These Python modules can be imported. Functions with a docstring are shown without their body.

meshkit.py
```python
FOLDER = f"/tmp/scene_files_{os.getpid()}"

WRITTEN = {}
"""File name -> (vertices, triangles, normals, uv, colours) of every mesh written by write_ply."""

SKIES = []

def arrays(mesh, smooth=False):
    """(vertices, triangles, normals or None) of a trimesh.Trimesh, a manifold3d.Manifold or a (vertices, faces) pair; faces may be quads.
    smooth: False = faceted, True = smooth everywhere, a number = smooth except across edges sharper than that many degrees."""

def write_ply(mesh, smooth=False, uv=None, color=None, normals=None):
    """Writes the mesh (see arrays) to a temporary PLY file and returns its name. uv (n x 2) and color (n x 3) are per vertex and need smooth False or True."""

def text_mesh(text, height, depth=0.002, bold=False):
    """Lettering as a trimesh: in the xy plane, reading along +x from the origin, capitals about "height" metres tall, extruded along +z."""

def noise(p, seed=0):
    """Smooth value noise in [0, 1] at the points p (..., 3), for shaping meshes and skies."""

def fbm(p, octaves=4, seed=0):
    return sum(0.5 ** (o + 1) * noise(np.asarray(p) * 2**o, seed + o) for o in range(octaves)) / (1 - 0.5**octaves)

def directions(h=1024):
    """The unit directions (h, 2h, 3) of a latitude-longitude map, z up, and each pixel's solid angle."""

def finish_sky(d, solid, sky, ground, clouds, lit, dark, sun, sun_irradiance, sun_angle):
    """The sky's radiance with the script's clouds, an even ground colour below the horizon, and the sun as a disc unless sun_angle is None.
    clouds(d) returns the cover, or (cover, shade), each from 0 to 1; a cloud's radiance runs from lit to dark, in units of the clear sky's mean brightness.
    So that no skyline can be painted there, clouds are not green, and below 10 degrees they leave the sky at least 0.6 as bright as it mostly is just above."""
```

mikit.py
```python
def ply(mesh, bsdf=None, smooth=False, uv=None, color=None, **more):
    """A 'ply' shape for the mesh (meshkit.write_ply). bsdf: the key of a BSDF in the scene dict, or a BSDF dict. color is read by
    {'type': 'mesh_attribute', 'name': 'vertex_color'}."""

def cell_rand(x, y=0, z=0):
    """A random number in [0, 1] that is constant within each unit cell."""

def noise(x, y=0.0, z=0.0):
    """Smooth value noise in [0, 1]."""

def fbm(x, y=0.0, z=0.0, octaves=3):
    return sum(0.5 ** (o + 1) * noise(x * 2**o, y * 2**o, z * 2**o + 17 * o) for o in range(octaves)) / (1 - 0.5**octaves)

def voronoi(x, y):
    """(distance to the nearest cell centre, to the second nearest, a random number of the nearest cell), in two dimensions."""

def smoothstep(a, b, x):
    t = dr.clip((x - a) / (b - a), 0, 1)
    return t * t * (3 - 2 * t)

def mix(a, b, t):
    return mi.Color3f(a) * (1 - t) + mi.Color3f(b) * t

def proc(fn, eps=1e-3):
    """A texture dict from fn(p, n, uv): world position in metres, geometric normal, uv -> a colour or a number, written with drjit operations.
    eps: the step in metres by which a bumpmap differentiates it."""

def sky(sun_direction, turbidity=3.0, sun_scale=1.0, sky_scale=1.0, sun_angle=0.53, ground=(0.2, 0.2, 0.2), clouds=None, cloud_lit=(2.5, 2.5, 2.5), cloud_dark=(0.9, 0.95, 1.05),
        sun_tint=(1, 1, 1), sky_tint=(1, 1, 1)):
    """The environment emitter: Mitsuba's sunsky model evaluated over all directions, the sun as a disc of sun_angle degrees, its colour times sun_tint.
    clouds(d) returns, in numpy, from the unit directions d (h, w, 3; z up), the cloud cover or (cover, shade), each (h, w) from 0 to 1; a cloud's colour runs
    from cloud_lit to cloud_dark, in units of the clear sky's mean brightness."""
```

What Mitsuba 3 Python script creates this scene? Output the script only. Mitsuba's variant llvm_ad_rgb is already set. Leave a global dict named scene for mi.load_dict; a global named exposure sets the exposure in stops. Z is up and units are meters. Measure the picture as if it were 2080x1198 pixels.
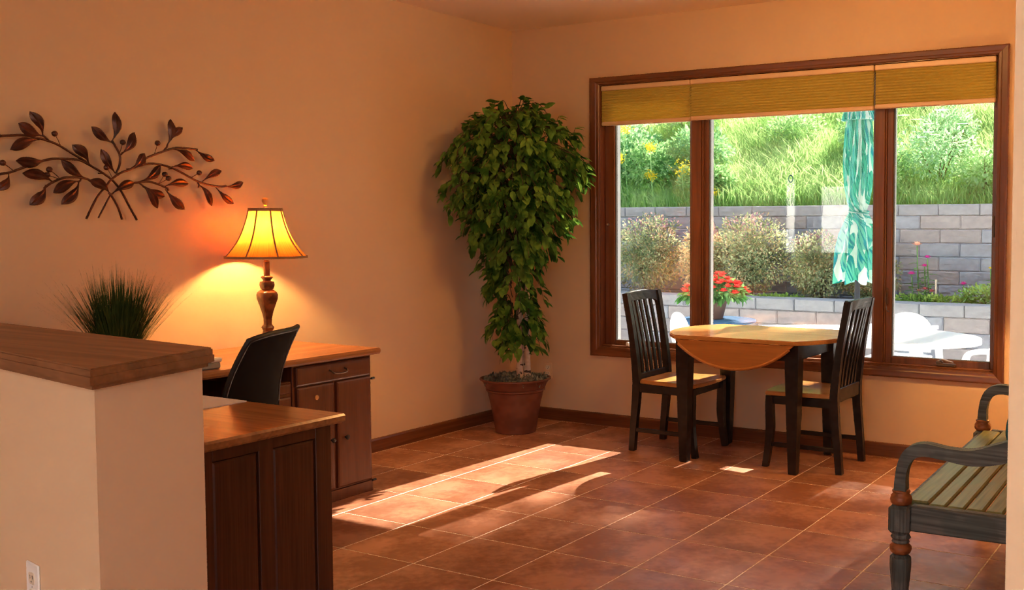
import math, random
import numpy as np, trimesh
import drjit as dr
import mitsuba as mi
import mikit, meshkit
from mikit import proc, noise, fbm, voronoi, cell_rand, smoothstep, mix
from shapely.geometry import Polygon
T = mi.ScalarTransform4f
random.seed(7)
RNG = np.random.RandomState(11)
scene, labels = {}, {}

# ------------------------------------------------------------------ camera, sky, sun, large lamps, exposure
exposure = 1.12
C0 = np.array([4.54459527, -6.03568809, 1.37837936])
CW = np.array([-0.49681619, 0.86599115, -0.05685944])
CU = np.array([-0.02737416, 0.0498475, 0.99838163])
FPX, CX, CY = 2123.98, 1309.10, 575.46
scene['camera'] = {'type': 'perspective', 'fov': math.degrees(2 * math.atan(1040 / FPX)), 'fov_axis': 'x', 'near_clip': 0.05, 'far_clip': 500.0,
                   'principal_point_offset_x': -(CX - 1040) / 2080, 'principal_point_offset_y': (599 - CY) / 1198,
                   'to_world': T().look_at(origin=C0.tolist(), target=(C0 + CW).tolist(), up=CU.tolist())}
SUN = np.array([0.054, 1.0, 0.787])


def clouds(d):
    n = meshkit.fbm(d * 2.6 + 3.0, 4, 5)
    return np.clip((n - 0.42) * 4.0, 0, 1) * 0.75


scene['sky'] = mikit.sky(SUN, turbidity=3.5, sun_scale=8.0, sky_scale=3.3, ground=(0.25, 0.25, 0.18), clouds=clouds, cloud_lit=(2.2, 2.2, 2.15), cloud_dark=(1.2, 1.25, 1.3), sky_tint=(0.94, 1.0, 1.08), sun_tint=(0.93, 1.0, 1.10))
scene['sky']['sampling_weight'] = 9.0
WARM = (1.0, 0.54, 0.18)
CEILING_LAMP = 26.0
CAN_LAMP = 26.0          # recessed warm lamps of the room behind
TABLE_BULB = 420.0
FLOOR_BULB = 430.0
DAY_PANEL = 7.5          # neutral ceiling panels of the room behind

# ------------------------------------------------------------------ materials
def rgb(*c):
    return {'type': 'rgb', 'value': list(map(float, c))}


def principled(name, color, rough=0.5, spec=0.5, metallic=0.0, bump=None, bscale=1.0, eps=1e-3, **more):
    b = {'type': 'principled', 'base_color': color if isinstance(color, dict) else rgb(*color), 'roughness': rough, 'metallic': metallic, 'specular': spec, **more}
    if bump is not None:
        b = {'type': 'bumpmap', 'arbitrary': proc(bump, eps), 'scale': bscale, 'nested': b}
    scene[name] = {'type': 'twosided', 'nested': b}
    return name


def wood(axis, dark, light, fine=60.0, along=2.2, pore=0.35):
    k = 'xyz'.index(axis)

    def fn(p, n, uv):
        q = [p.x, p.y, p.z]
        s = q[k] * along
        a, b = q[(k + 1) % 3], q[(k + 2) % 3]
        wob = fbm(s, a * 9.0, b * 9.0, 2)
        ring = noise((a + b * 0.7 + wob * 0.06) * fine, s * 0.6, (b - a) * 8.0)
        streak = noise(a * fine * 4.0, b * fine * 4.0, s * 3.0)
        t = dr.clip(0.25 * wob + 0.5 * ring + pore * streak, 0, 1)
        return mix(dark, light, t)
    return proc(fn)


def speckle(c1, c2, scale, octaves=3, lo=0.3, hi=0.7):
    def fn(p, n, uv):
        return mix(c1, c2, smoothstep(lo, hi, fbm(p.x * scale, p.y * scale, p.z * scale, octaves)))
    return proc(fn)


TS, TOX, TOY = 0.4048, 0.4295, -2.0643


def tile_color(p, n, uv):
    cx, cy = dr.floor((p.x - TOX) / TS), dr.floor((p.y - TOY) / TS)
    r = cell_rand(cx, cy, 4.0)
    f = fbm(p.x * 5.0 + r * 31.0, p.y * 5.0 + r * 17.0, 0.0, 4)
    g = fbm(p.x * 45.0, p.y * 45.0, 3.0, 3)
    c = mix((0.215, 0.080, 0.038), (0.375, 0.170, 0.096), smoothstep(0.28, 0.72, f * 0.75 + g * 0.25))
    return c * (0.88 + 0.24 * r)


def tile_rough(p, n, uv):
    return 0.28 + 0.22 * fbm(p.x * 9.0, p.y * 9.0, 1.0, 3)


def tile_bump(p, n, uv):
    return fbm(p.x * 14.0, p.y * 14.0, 1.0, 4)


WALLC = (0.69, 0.485, 0.305)
principled('m_wall', WALLC, 0.62, 0.25, bump=lambda p, n, uv: fbm(p.x * 90, p.y * 90, p.z * 90, 2), bscale=0.0006)
principled('m_wall_out', (0.74, 0.76, 0.78), 0.8, 0.2)
principled('m_ceiling', (0.72, 0.57, 0.43), 0.85, 0.15, bump=lambda p, n, uv: fbm(p.x * 70, p.y * 70, p.z * 70, 2), bscale=0.0012)
principled('m_tile', proc(tile_color), proc(tile_rough), 0.5, bump=tile_bump, bscale=0.0035)
principled('m_grout', speckle((0.52, 0.39, 0.28), (0.72, 0.56, 0.43), 60.0), 0.85, 0.2)
principled('m_oak_x', wood('x', (0.050, 0.013, 0.005), (0.190, 0.062, 0.020)), 0.32, 0.5)
principled('m_oak_y', wood('y', (0.050, 0.013, 0.005), (0.190, 0.062, 0.020)), 0.32, 0.5)
principled('m_oak_z', wood('z', (0.050, 0.013, 0.005), (0.190, 0.062, 0.020)), 0.32, 0.5)
principled('m_jamb', wood('z', (0.050, 0.013, 0.005), (0.190, 0.062, 0.020)), 0.2, 0.6)
principled('m_sill', wood('x', (0.060, 0.017, 0.006), (0.20, 0.070, 0.024)), 0.7, 0.15)
principled('m_cap', wood('x', (0.065, 0.021, 0.008), (0.20, 0.074, 0.028), 42.0), 0.36, 0.5)
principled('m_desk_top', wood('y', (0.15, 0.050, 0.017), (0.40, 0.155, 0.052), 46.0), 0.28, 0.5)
principled('m_return_top', wood('x', (0.085, 0.028, 0.010), (0.40, 0.17, 0.062), 30.0, 1.4), 0.22, 0.5)
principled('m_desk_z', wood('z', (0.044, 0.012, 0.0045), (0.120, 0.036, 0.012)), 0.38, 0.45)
principled('m_return_z', wood('z', (0.020, 0.006, 0.003), (0.074, 0.022, 0.008)), 0.4, 0.4)
principled('m_black_wood', speckle((0.006, 0.005, 0.005), (0.013, 0.010, 0.009), 30.0), 0.36, 0.32)
principled('m_honey', wood('x', (0.34, 0.135, 0.035), (0.56, 0.26, 0.075), 50.0), 0.24, 0.5)
principled('m_honey_leaf', wood('x', (0.30, 0.100, 0.022), (0.46, 0.175, 0.042), 50.0), 0.3, 0.5)
principled('m_black', (0.012, 0.011, 0.010), 0.5, 0.4)
principled('m_black_gloss', (0.012, 0.012, 0.013), 0.25, 0.5)
principled('m_iron', (0.03, 0.028, 0.027), 0.45, 0.5, metallic=0.6)
principled('m_steel', (0.55, 0.53, 0.5), 0.3, 0.5, metallic=1.0)
principled('m_brass', (0.75, 0.52, 0.25), 0.28, 0.5, metallic=1.0)
principled('m_white', (0.82, 0.80, 0.76), 0.4, 0.5)
principled('m_cream', (0.72, 0.62, 0.48), 0.45, 0.4)
principled('m_plastic_out', (0.86, 0.87, 0.88), 0.35, 0.5)
principled('m_art', speckle((0.030, 0.009, 0.006), (0.090, 0.025, 0.012), 22.0), 0.34, 0.5, metallic=0.35)
principled('m_pot', speckle((0.105, 0.033, 0.019), (0.145, 0.050, 0.030), 12.0), 0.42, 0.4)
principled('m_gasket', (0.10, 0.095, 0.09), 0.6, 0.3)
principled('m_clad', (0.66, 0.68, 0.68), 0.4, 0.4)
principled('m_bronze', (0.10, 0.065, 0.045), 0.35, 0.5, metallic=0.7)


def weathered(axis, c1, c2, c3):
    k = 'xyz'.index(axis)

    def fn(p, n, uv):
        q = [p.x, p.y, p.z]
        s, a, b = q[k] * 4.0, q[(k + 1) % 3], q[(k + 2) % 3]
        g = noise((a + 0.8 * b) * 150.0, s, (b - a) * 60.0)
        h = noise((a + 0.6 * b) * 420.0, s * 2.0, 0.0)
        patch = smoothstep(0.45, 0.62, fbm(p.x * 13.0, p.y * 5.0, p.z * 13.0, 3))
        return mix(mix(c1, c2, dr.clip(0.65 * g + 0.35 * h, 0, 1)), c3, patch * 0.5)
    return proc(fn)


principled('m_bench_grey_x', weathered('x', (0.018, 0.022, 0.024), (0.155, 0.170, 0.165), (0.035, 0.055, 0.055)), 0.55, 0.3)
principled('m_bench_grey_z', weathered('z', (0.018, 0.022, 0.024), (0.155, 0.170, 0.165), (0.035, 0.055, 0.055)), 0.55, 0.3)
principled('m_bench_seat', weathered('y', (0.105, 0.125, 0.055), (0.235, 0.24, 0.10), (0.12, 0.20, 0.11)), 0.42, 0.4)
principled('m_bench_ball', speckle((0.16, 0.045, 0.016), (0.30, 0.095, 0.03), 40.0), 0.4, 0.5)
principled('m_teal', (0.012, 0.075, 0.125), 0.8, 0.2)
principled('m_lampbody', speckle((0.040, 0.013, 0.006), (0.13, 0.046, 0.017), 26.0), 0.32, 0.5)
principled('m_trim', (0.24, 0.115, 0.045), 0.6, 0.3)
principled('m_paper', (0.62, 0.58, 0.56), 0.7, 0.2)
principled('m_device', (0.70, 0.68, 0.60), 0.45, 0.4)
principled('m_device_grey', (0.22, 0.22, 0.20), 0.45, 0.4)
principled('m_mesh', (0.008, 0.0065, 0.006), 0.9, 0.1)
principled('m_moss', speckle((0.07, 0.065, 0.04), (0.27, 0.25, 0.18), 45.0, 3, 0.25, 0.75), 0.9, 0.1)


def birch(p, n, uv):
    b = fbm(p.x * 25.0, p.y * 25.0, p.z * 60.0, 3)
    m = smoothstep(0.66, 0.74, fbm(p.x * 30.0, p.y * 30.0, p.z * 42.0, 2))
    return mix(mix((0.50, 0.33, 0.20), (0.80, 0.64, 0.46), b), (0.07, 0.035, 0.02), m)


principled('m_birch', proc(birch), 0.6, 0.3)
principled('m_twig', (0.085, 0.05, 0.025), 0.7, 0.2)


def leafmat(name, c, trans=0.8, rough=0.5, spec_trans=0.0):
    scene[name] = {'type': 'principledthin', 'base_color': c if isinstance(c, dict) else rgb(*c), 'roughness': rough, 'diff_trans': trans, 'eta': 1.4, 'spec_trans': 0.0}
    return name


leafmat('m_ficus', speckle((0.026, 0.084, 0.012), (0.145, 0.262, 0.040), 14.0), 0.5, 0.42)
leafmat('m_grassblade', speckle((0.020, 0.040, 0.012), (0.060, 0.095, 0.022), 14.0), 0.4, 0.6)
leafmat('m_hillgrass', speckle((0.32, 0.57, 0.18), (0.64, 0.83, 0.40), 1.3, 3, 0.3, 0.7), 1.0, 0.7)
leafmat('m_weed', speckle((0.27, 0.51, 0.21), (0.55, 0.77, 0.41), 3.0), 0.9, 0.6)
leafmat('m_weed_blue', speckle((0.24, 0.50, 0.24), (0.50, 0.74, 0.46), 3.0), 0.9, 0.6)
leafmat('m_shrub', speckle((0.15, 0.21, 0.10), (0.60, 0.69, 0.42), 5.0, 3, 0.3, 0.7), 0.7, 0.6)
leafmat('m_shrub_tan', speckle((0.48, 0.38, 0.20), (0.86, 0.70, 0.46), 5.0, 3, 0.3, 0.7), 0.7, 0.6)
leafmat('m_shrub_purple', (0.38, 0.22, 0.26), 0.7, 0.6)
leafmat('m_ground_leaf', speckle((0.13, 0.30, 0.05), (0.42, 0.60, 0.15), 4.0), 0.9, 0.6)
leafmat('m_treeleaf', (0.10, 0.22, 0.05), 0.6, 0.6)
leafmat('m_pot_leaf', speckle((0.06, 0.20, 0.05), (0.20, 0.42, 0.15), 8.0), 0.7, 0.5)
leafmat('m_red', speckle((0.62, 0.03, 0.035), (0.80, 0.11, 0.09), 30.0), 0.6, 0.6)
leafmat('m_yellow', (0.85, 0.68, 0.05), 0.7, 0.6)
leafmat('m_magenta', (0.72, 0.06, 0.38), 0.7, 0.6)
leafmat('m_peach', (0.85, 0.45, 0.33), 0.7, 0.6)
leafmat('m_pink', (0.85, 0.25, 0.32), 0.7, 0.6)


def shade_silk(p, n, uv):
    a = noise(uv.x * 420.0, p.z * 4.0, 0.0)
    return mix((0.38, 0.088, 0.012), (0.50, 0.125, 0.018), a)


leafmat('m_lampshade', proc(shade_silk), 1.0, 0.8)
leafmat('m_floorshade', (0.80, 0.58, 0.30), 1.2, 0.8)
leafmat('m_cellshade', rgb(0.55, 0.41, 0.10), 0.5, 0.9)
principled('m_rail', (0.72, 0.50, 0.30), 0.4, 0.4)


def umbrella_print(p, n, uv):
    # bold palm leaves of several greens and teals over white cloth
    u, v = uv.x * (20.0 + 12.0 * smoothstep(1.35, 1.6, p.z)), p.z * 8.0
    u, v = u + 0.35 * noise(v * 1.3, u * 0.7, 2.0), v + 0.5 * noise(u * 1.1, v, 5.0)
    d1, d2, r = voronoi(u, v * 0.8)
    leaf = smoothstep(0.66, 0.60, d1)
    rib = smoothstep(0.25, 0.55, noise((u + v) * 6.0, (u - v) * 0.8, 1.0))
    green = mix(mix((0.01, 0.20, 0.18), (0.06, 0.46, 0.33), rib), mix((0.015, 0.27, 0.34), (0.16, 0.60, 0.50), rib), smoothstep(0.4, 0.6, r))
    return mix((0.82, 0.93, 0.90), green, leaf * smoothstep(0.06, 0.1, r))


leafmat('m_umbrella', proc(umbrella_print), 0.9, 0.7)


def stone(c1, c2):
    def fn(p, n, uv):
        f = fbm(p.x * 22.0, p.y * 22.0, p.z * 22.0, 4)
        g = fbm(p.x * 2.1, p.y * 2.1, p.z * 5.0, 2)
        return mix(c1, c2, dr.clip(0.55 * f + 0.6 * g - 0.08, 0, 1))
    return proc(fn)


stone_bump = lambda p, n, uv: fbm(p.x * 38.0, p.y * 38.0, p.z * 38.0, 3)
principled('m_block_grey', stone((0.295, 0.33, 0.385), (0.53, 0.585, 0.66)), 0.9, 0.15, bump=stone_bump, bscale=0.045)
principled('m_block_tan', stone((0.34, 0.335, 0.355), (0.58, 0.55, 0.545)), 0.9, 0.15, bump=stone_bump, bscale=0.045)
principled('m_block_cap', stone((0.33, 0.35, 0.38), (0.57, 0.595, 0.63)), 0.9, 0.15, bump=stone_bump, bscale=0.045)
principled('m_mulch', speckle((0.10, 0.065, 0.05), (0.24, 0.16, 0.12), 30.0), 0.95, 0.1)
principled('m_patio', speckle((0.52, 0.53, 0.54), (0.66, 0.67, 0.68), 18.0), 0.85, 0.2)
principled('m_hillsoil', speckle((0.16, 0.25, 0.07), (0.30, 0.42, 0.13), 4.0), 0.95, 0.1)
principled('m_bluetop', (0.035, 0.10, 0.22), 0.8, 0.1)
principled('m_outpot', (0.12, 0.07, 0.06), 0.6, 0.3)
principled('m_umbpole', (0.02, 0.027, 0.04), 0.7, 0.3)
principled('m_blue_ring', (0.02, 0.18, 0.42), 0.4, 0.5)
scene['m_pane'] = {'type': 'thindielectric', 'int_ior': 1.5, 'ext_ior': 1.0}
scene['m_crystal'] = {'type': 'dielectric', 'int_ior': 1.5, 'ext_ior': 1.0, 'specular_transmittance': rgb(0.80, 0.62, 0.42)}


# ------------------------------------------------------------------ mesh helpers
def cat_(*ms):
    return trimesh.util.concatenate([m for m in ms if m is not None])


def rbox(x0, x1, y0, y1, z0, z1, b=0.003):
    b = min(b, (x1 - x0) * 0.45, (y1 - y0) * 0.45, (z1 - z0) * 0.45)
    P = []
    for sx in (0, 1):
        for sy in (0, 1):
            for sz in (0, 1):
                X, Y, Z = (x0, x1)[sx], (y0, y1)[sy], (z0, z1)[sz]
                dx, dy, dz = (b, -b)[sx], (b, -b)[sy], (b, -b)[sz]
                P += [(X, Y + dy, Z + dz), (X + dx, Y, Z + dz), (X + dx, Y + dy, Z)]
    return trimesh.Trimesh(P).convex_hull


def bx(x0, x1, y0, y1, z0, z1):
    m = trimesh.creation.box(extents=(x1 - x0, y1 - y0, z1 - z0))
    m.apply_translation(((x0 + x1) / 2, (y0 + y1) / 2, (z0 + z1) / 2))
    return m


def frames(p):
    p = np.asarray(p, float)
    t = np.gradient(p, axis=0)
    t /= np.linalg.norm(t, axis=1, keepdims=True) + 1e-12
    ref = np.array([0, 0, 1.0]) if abs(t[:, 2]).mean() < 0.8 else np.array([1.0, 0, 0])
    a = np.cross(t, ref)
    a /= np.linalg.norm(a, axis=1, keepdims=True) + 1e-12
    return p, t, a, np.cross(t, a)


def tube(points, radii, n=8, flat=1.0, closed_ends=True):
    p, t, a, b = frames(points)
    r = np.broadcast_to(np.asarray(radii, float), (len(p),))
    ang = np.arange(n) * 2 * np.pi / n
    v = p[:, None] + r[:, None, None] * (np.cos(ang)[None, :, None] * a[:, None] + flat * np.sin(ang)[None, :, None] * b[:, None])
    f = []
    for i in range(len(p) - 1):
        for j in range(n):
            k = (j + 1) % n
            f += [[i * n + j, (i + 1) * n + k, i * n + k], [i * n + j, (i + 1) * n + j, (i + 1) * n + k]]
    V = v.reshape(-1, 3)
    if closed_ends:
        V = np.vstack([V, p[0], p[-1]])
        e0, e1 = len(V) - 2, len(V) - 1
        for j in range(n):
            k = (j + 1) % n
            f += [[e0, j, k], [e1, (len(p) - 1) * n + k, (len(p) - 1) * n + j]]
    m = trimesh.Trimesh(V, f, process=False)
    if closed_ends and m.volume < 0:
        m.invert()
    return m


def spline(pts, n=6):
    p = np.asarray(pts, float)
    q = np.vstack([2 * p[0] - p[1], p, 2 * p[-1] - p[-2]])
    out = []
    for i in range(1, len(q) - 2):
        for t in np.arange(n) / n:
            a, b, c, d = q[i - 1], q[i], q[i + 1], q[i + 2]
            out.append(0.5 * (2 * b + (c - a) * t + (2 * a - 5 * b + 4 * c - d) * t * t + (3 * b - a - 3 * c + d) * t ** 3))
    out.append(p[-1])
    return np.array(out)


def lathe(prof, n=28, center=(0, 0), rot=0.0, rad=None, caps=True):
    """prof: (r, z) from bottom to top; rad(angle) scales the radius."""
    prof = np.asarray(prof, float)
    ang = rot + np.arange(n) * 2 * np.pi / n
    s = np.ones(n) if rad is None else np.array([rad(a) for a in ang])
    v = np.stack([center[0] + prof[:, :1] * np.cos(ang) * s, center[1] + prof[:, :1] * np.sin(ang) * s, np.repeat(prof[:, 1:], n, 1)], -1).reshape(-1, 3)
    f = []
    for i in range(len(prof) - 1):
        for j in range(n):
            k = (j + 1) % n
            f += [[i * n + j, i * n + k, (i + 1) * n + k], [i * n + j, (i + 1) * n + k, (i + 1) * n + j]]
    v = np.vstack([v, [center[0], center[1], prof[0, 1]], [center[0], center[1], prof[-1, 1]]])
    e0, e1, o = len(v) - 2, len(v) - 1, (len(prof) - 1) * n
    for j in range(n):
        k = (j + 1) % n
        if caps and prof[0, 0] > 1e-6:
            f.append([e0, k, j])
        if caps and prof[-1, 0] > 1e-6:
            f.append([e1, o + j, o + k])
    m = trimesh.Trimesh(v, f, process=False)
    return m


def prism(poly, t0, t1, plane='xz'):
    """Polygon in a plane, given thickness along the third axis from t0 to t1."""
    P = poly if isinstance(poly, Polygon) else Polygon(poly)
    m = trimesh.creation.extrude_polygon(P.buffer(0), t1 - t0, engine='earcut')
    v = m.vertices.copy()
    a, b, c = v[:, 0], v[:, 1], v[:, 2] + t0
    o = {'xz': np.stack([a, c, b], 1), 'xy': np.stack([a, b, c], 1), 'yz': np.stack([c, a, b], 1)}[plane]
    m = trimesh.Trimesh(o, m.faces, process=False)
    if m.volume < 0:
        m.invert()
    return m


def bar2d(center, width, n=5):
    """Outline polygon of a bar along a 2-D centre line with varying width."""
    c = spline(np.asarray(center, float), n)
    w = np.interp(np.linspace(0, 1, len(c)), np.linspace(0, 1, len(np.atleast_1d(width))), np.atleast_1d(width))
    t = np.gradient(c, axis=0)
    t /= np.linalg.norm(t, axis=1, keepdims=True)
    nn = np.stack([-t[:, 1], t[:, 0]], 1)
    return Polygon(np.vstack([c + nn * w[:, None] / 2, (c - nn * w[:, None] / 2)[::-1]]))


def rounded(poly_pts, r, seg=4):
    return Polygon(poly_pts).buffer(-r).buffer(r, quad_segs=seg)


def move(m, x=0, y=0, z=0, rz=0.0):
    m = m.copy()
    if rz:
        m.apply_transform(trimesh.transformations.rotation_matrix(rz, (0, 0, 1)))
    m.apply_translation((x, y, z))
    return m


def xform(m, M):
    m = m.copy()
    m.apply_transform(M)
    return m


def leaf_mesh(l=1.0, w=0.5, fold=0.18, droop=0.25):
    """A pointed oval leaf along +x, folded along its midrib."""
    xs = np.array([0.0, 0.22, 0.5, 0.78, 1.0]) * l
    ws = np.array([0.0, 0.85, 1.0, 0.62, 0.0]) * w / 2
    zs = -droop * l * (xs / l) ** 2
    V = [(0, 0, 0)]
    for i in (1, 2, 3):
        V += [(xs[i], -ws[i], zs[i] + fold * ws[i]), (xs[i], 0, zs[i]), (xs[i], ws[i], zs[i] + fold * ws[i])]
    V.append((l, 0, zs[4]))
    F = [[0, 1, 2], [0, 2, 3]]
    for i in (0, 1):
        o = 1 + 3 * i
        F += [[o, o + 3, o + 4], [o, o + 4, o + 1], [o + 1, o + 4, o + 5], [o + 1, o + 5, o + 2]]
    F += [[7, 10, 8], [8, 10, 9]]
    return np.array(V, float), np.array(F)


def basis(fwd, up):
    f = np.asarray(fwd, float)
    f = f / (np.linalg.norm(f) + 1e-9)
    s = np.cross(up, f)
    s /= np.linalg.norm(s) + 1e-9
    return np.stack([f, s, np.cross(f, s)], 1)


def scatter_mesh(V, F, mats):
    """All copies of (V, F) under 4x4 matrices as one mesh."""
    M = np.asarray(mats)
    v = (np.einsum('kij,nj->kni', M[:, :3, :3], V) + M[:, None, :3, 3]).reshape(-1, 3)
    f = (F[None] + (np.arange(len(M)) * len(V))[:, None, None]).reshape(-1, 3)
    return v, f


def mat4(R, p, s=1.0):
    M = np.eye(4)
    M[:3, :3] = R * s
    M[:3, 3] = p
    return M


# ------------------------------------------------------------------ entries and labels
used = set()


def numbered(name):
    k, i = name, 0
    while k in used:
        i += 1
        k = f'{name}_{i:03d}'
    used.add(k)
    return k


def thing(name, label, cat, group=None):
    k = numbered(name)
    labels[k] = {'label': label, 'category': cat}
    if group:
        labels[k]['group'] = group
    return k


def put(name, mesh, bsdf, parent=None, smooth=False, label=None, kind=None, ply=None, M=None, uv=None, **more):
    k = numbered(parent + '__' + name if parent else name)
    d = dict(ply) if ply else mikit.ply(mesh, bsdf, smooth=smooth, uv=uv, **more)
    if M is not None:
        d['to_world'] = T(np.asarray(M, float))
    scene[k] = d
    if label or kind:
        labels[k] = {**({'label': label} if label else {}), **({'kind': kind} if kind else {})}
    return k


def tag(k, label, cat, group=None, kind=None):
    labels[k] = {'label': label, 'category': cat, **({'group': group} if group else {}), **({'kind': kind} if kind else {})}
    return k


def struct(name, mesh, bsdf, label=None, smooth=False):
    k = put(name, mesh, bsdf, smooth=smooth)
    labels[k] = {'kind': 'structure', **({'label': label} if label else {})}
    return k

# ------------------------------------------------------------------ the setting
XR, YF, ZC = 4.308, -4.62, 2.74          # inner faces of the right wall and of its near end, ceiling
WX0, WX1, WZ0, WZ1 = 0.728, 3.345, 0.535, 2.318   # window opening in the back wall
struct('floor', bx(-4.2, 8.2, -13.2, 0.0, -0.12, -0.0010), 'm_grout')
for i in range(-2, 10):
    for j in range(-9, 6):
        x0, x1 = max(TOX + TS * i + 0.003, 0.0), min(TOX + TS * (i + 1) - 0.003, XR)
        y0, y1 = TOY + TS * j + 0.003, min(TOY + TS * (j + 1) - 0.003, 0.0)
        if x1 - x0 < 0.012 or y1 - y0 < 0.012 or y0 < -5.6:
            continue
        c = 0.0008
        V = np.array([(x0, y0, -.0012), (x1, y0, -.0012), (x1, y1, -.0012), (x0, y1, -.0012), (x0, y0, -c), (x1, y0, -c), (x1, y1, -c), (x0, y1, -c),
                      (x0 + c, y0 + c, 0), (x1 - c, y0 + c, 0), (x1 - c, y1 - c, 0), (x0 + c, y1 - c, 0)])
        F = []
        for a in (0, 4):
            for k in range(4):
                F += [[a + k, a + (k + 1) % 4, a + 4 + (k + 1) % 4], [a + k, a + 4 + (k + 1) % 4, a + 4 + k]]
        F += [[8, 9, 10], [8, 10, 11]]
        put('tile', (V, F), 'm_tile', 'floor')
struct('ceiling', bx(-4.2, 8.2, -13.2, 0.16, ZC, ZC + 0.12), 'm_ceiling')
struct('wall_left', bx(-0.14, 0.0, -4.75, 0.16, -0.12, ZC), 'm_wall')
struct('wall_back', cat_(bx(0.0, WX0, 0, 0.16, -0.12, ZC), bx(WX1, XR + 0.14, 0, 0.16, -0.12, ZC), bx(WX0, WX1, 0, 0.16, WZ1, ZC), bx(WX0, WX1, 0, 0.16, -0.12, WZ0)), 'm_wall')
put('siding', cat_(bx(-3.0, WX0 - 0.02, 0.162, 0.19, -0.3, 3.4), bx(WX1 + 0.02, 7.0, 0.162, 0.19, -0.3, 3.4), bx(WX0 - 0.02, WX1 + 0.02, 0.162, 0.19, WZ1 + 0.02, 3.4), bx(WX0 - 0.02, WX1 + 0.02, 0.162, 0.19, -0.3, WZ0 - 0.02)), 'm_wall_out', 'wall_back')
struct('wall_right', bx(XR, XR + 0.14, -4.62, 0.0, -0.12, ZC), 'm_wall')
struct('wall_front', bx(XR, 8.2, YF - 0.14, YF, -0.12, ZC), 'm_wall')

# the room behind the camera: plain walls with tall windows
struct('wall_side_left', bx(-4.2, -0.14, -4.76, -4.62, -0.12, ZC), 'm_wall')


def holed_x(x0, x1, y0, y1, holes, z1=ZC):
    """A wall along x from y0 to y1 with holes (xa, xb, za, zb)."""
    out, x = [], x0
    for xa, xb, za, zb in sorted(holes):
        out += [bx(x, xa, y0, y1, -0.12, z1), bx(xa, xb, y0, y1, -0.12, za), bx(xa, xb, y0, y1, zb, z1)]
        x = xb
    return cat_(*out, bx(x, x1, y0, y1, -0.12, z1))


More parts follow.
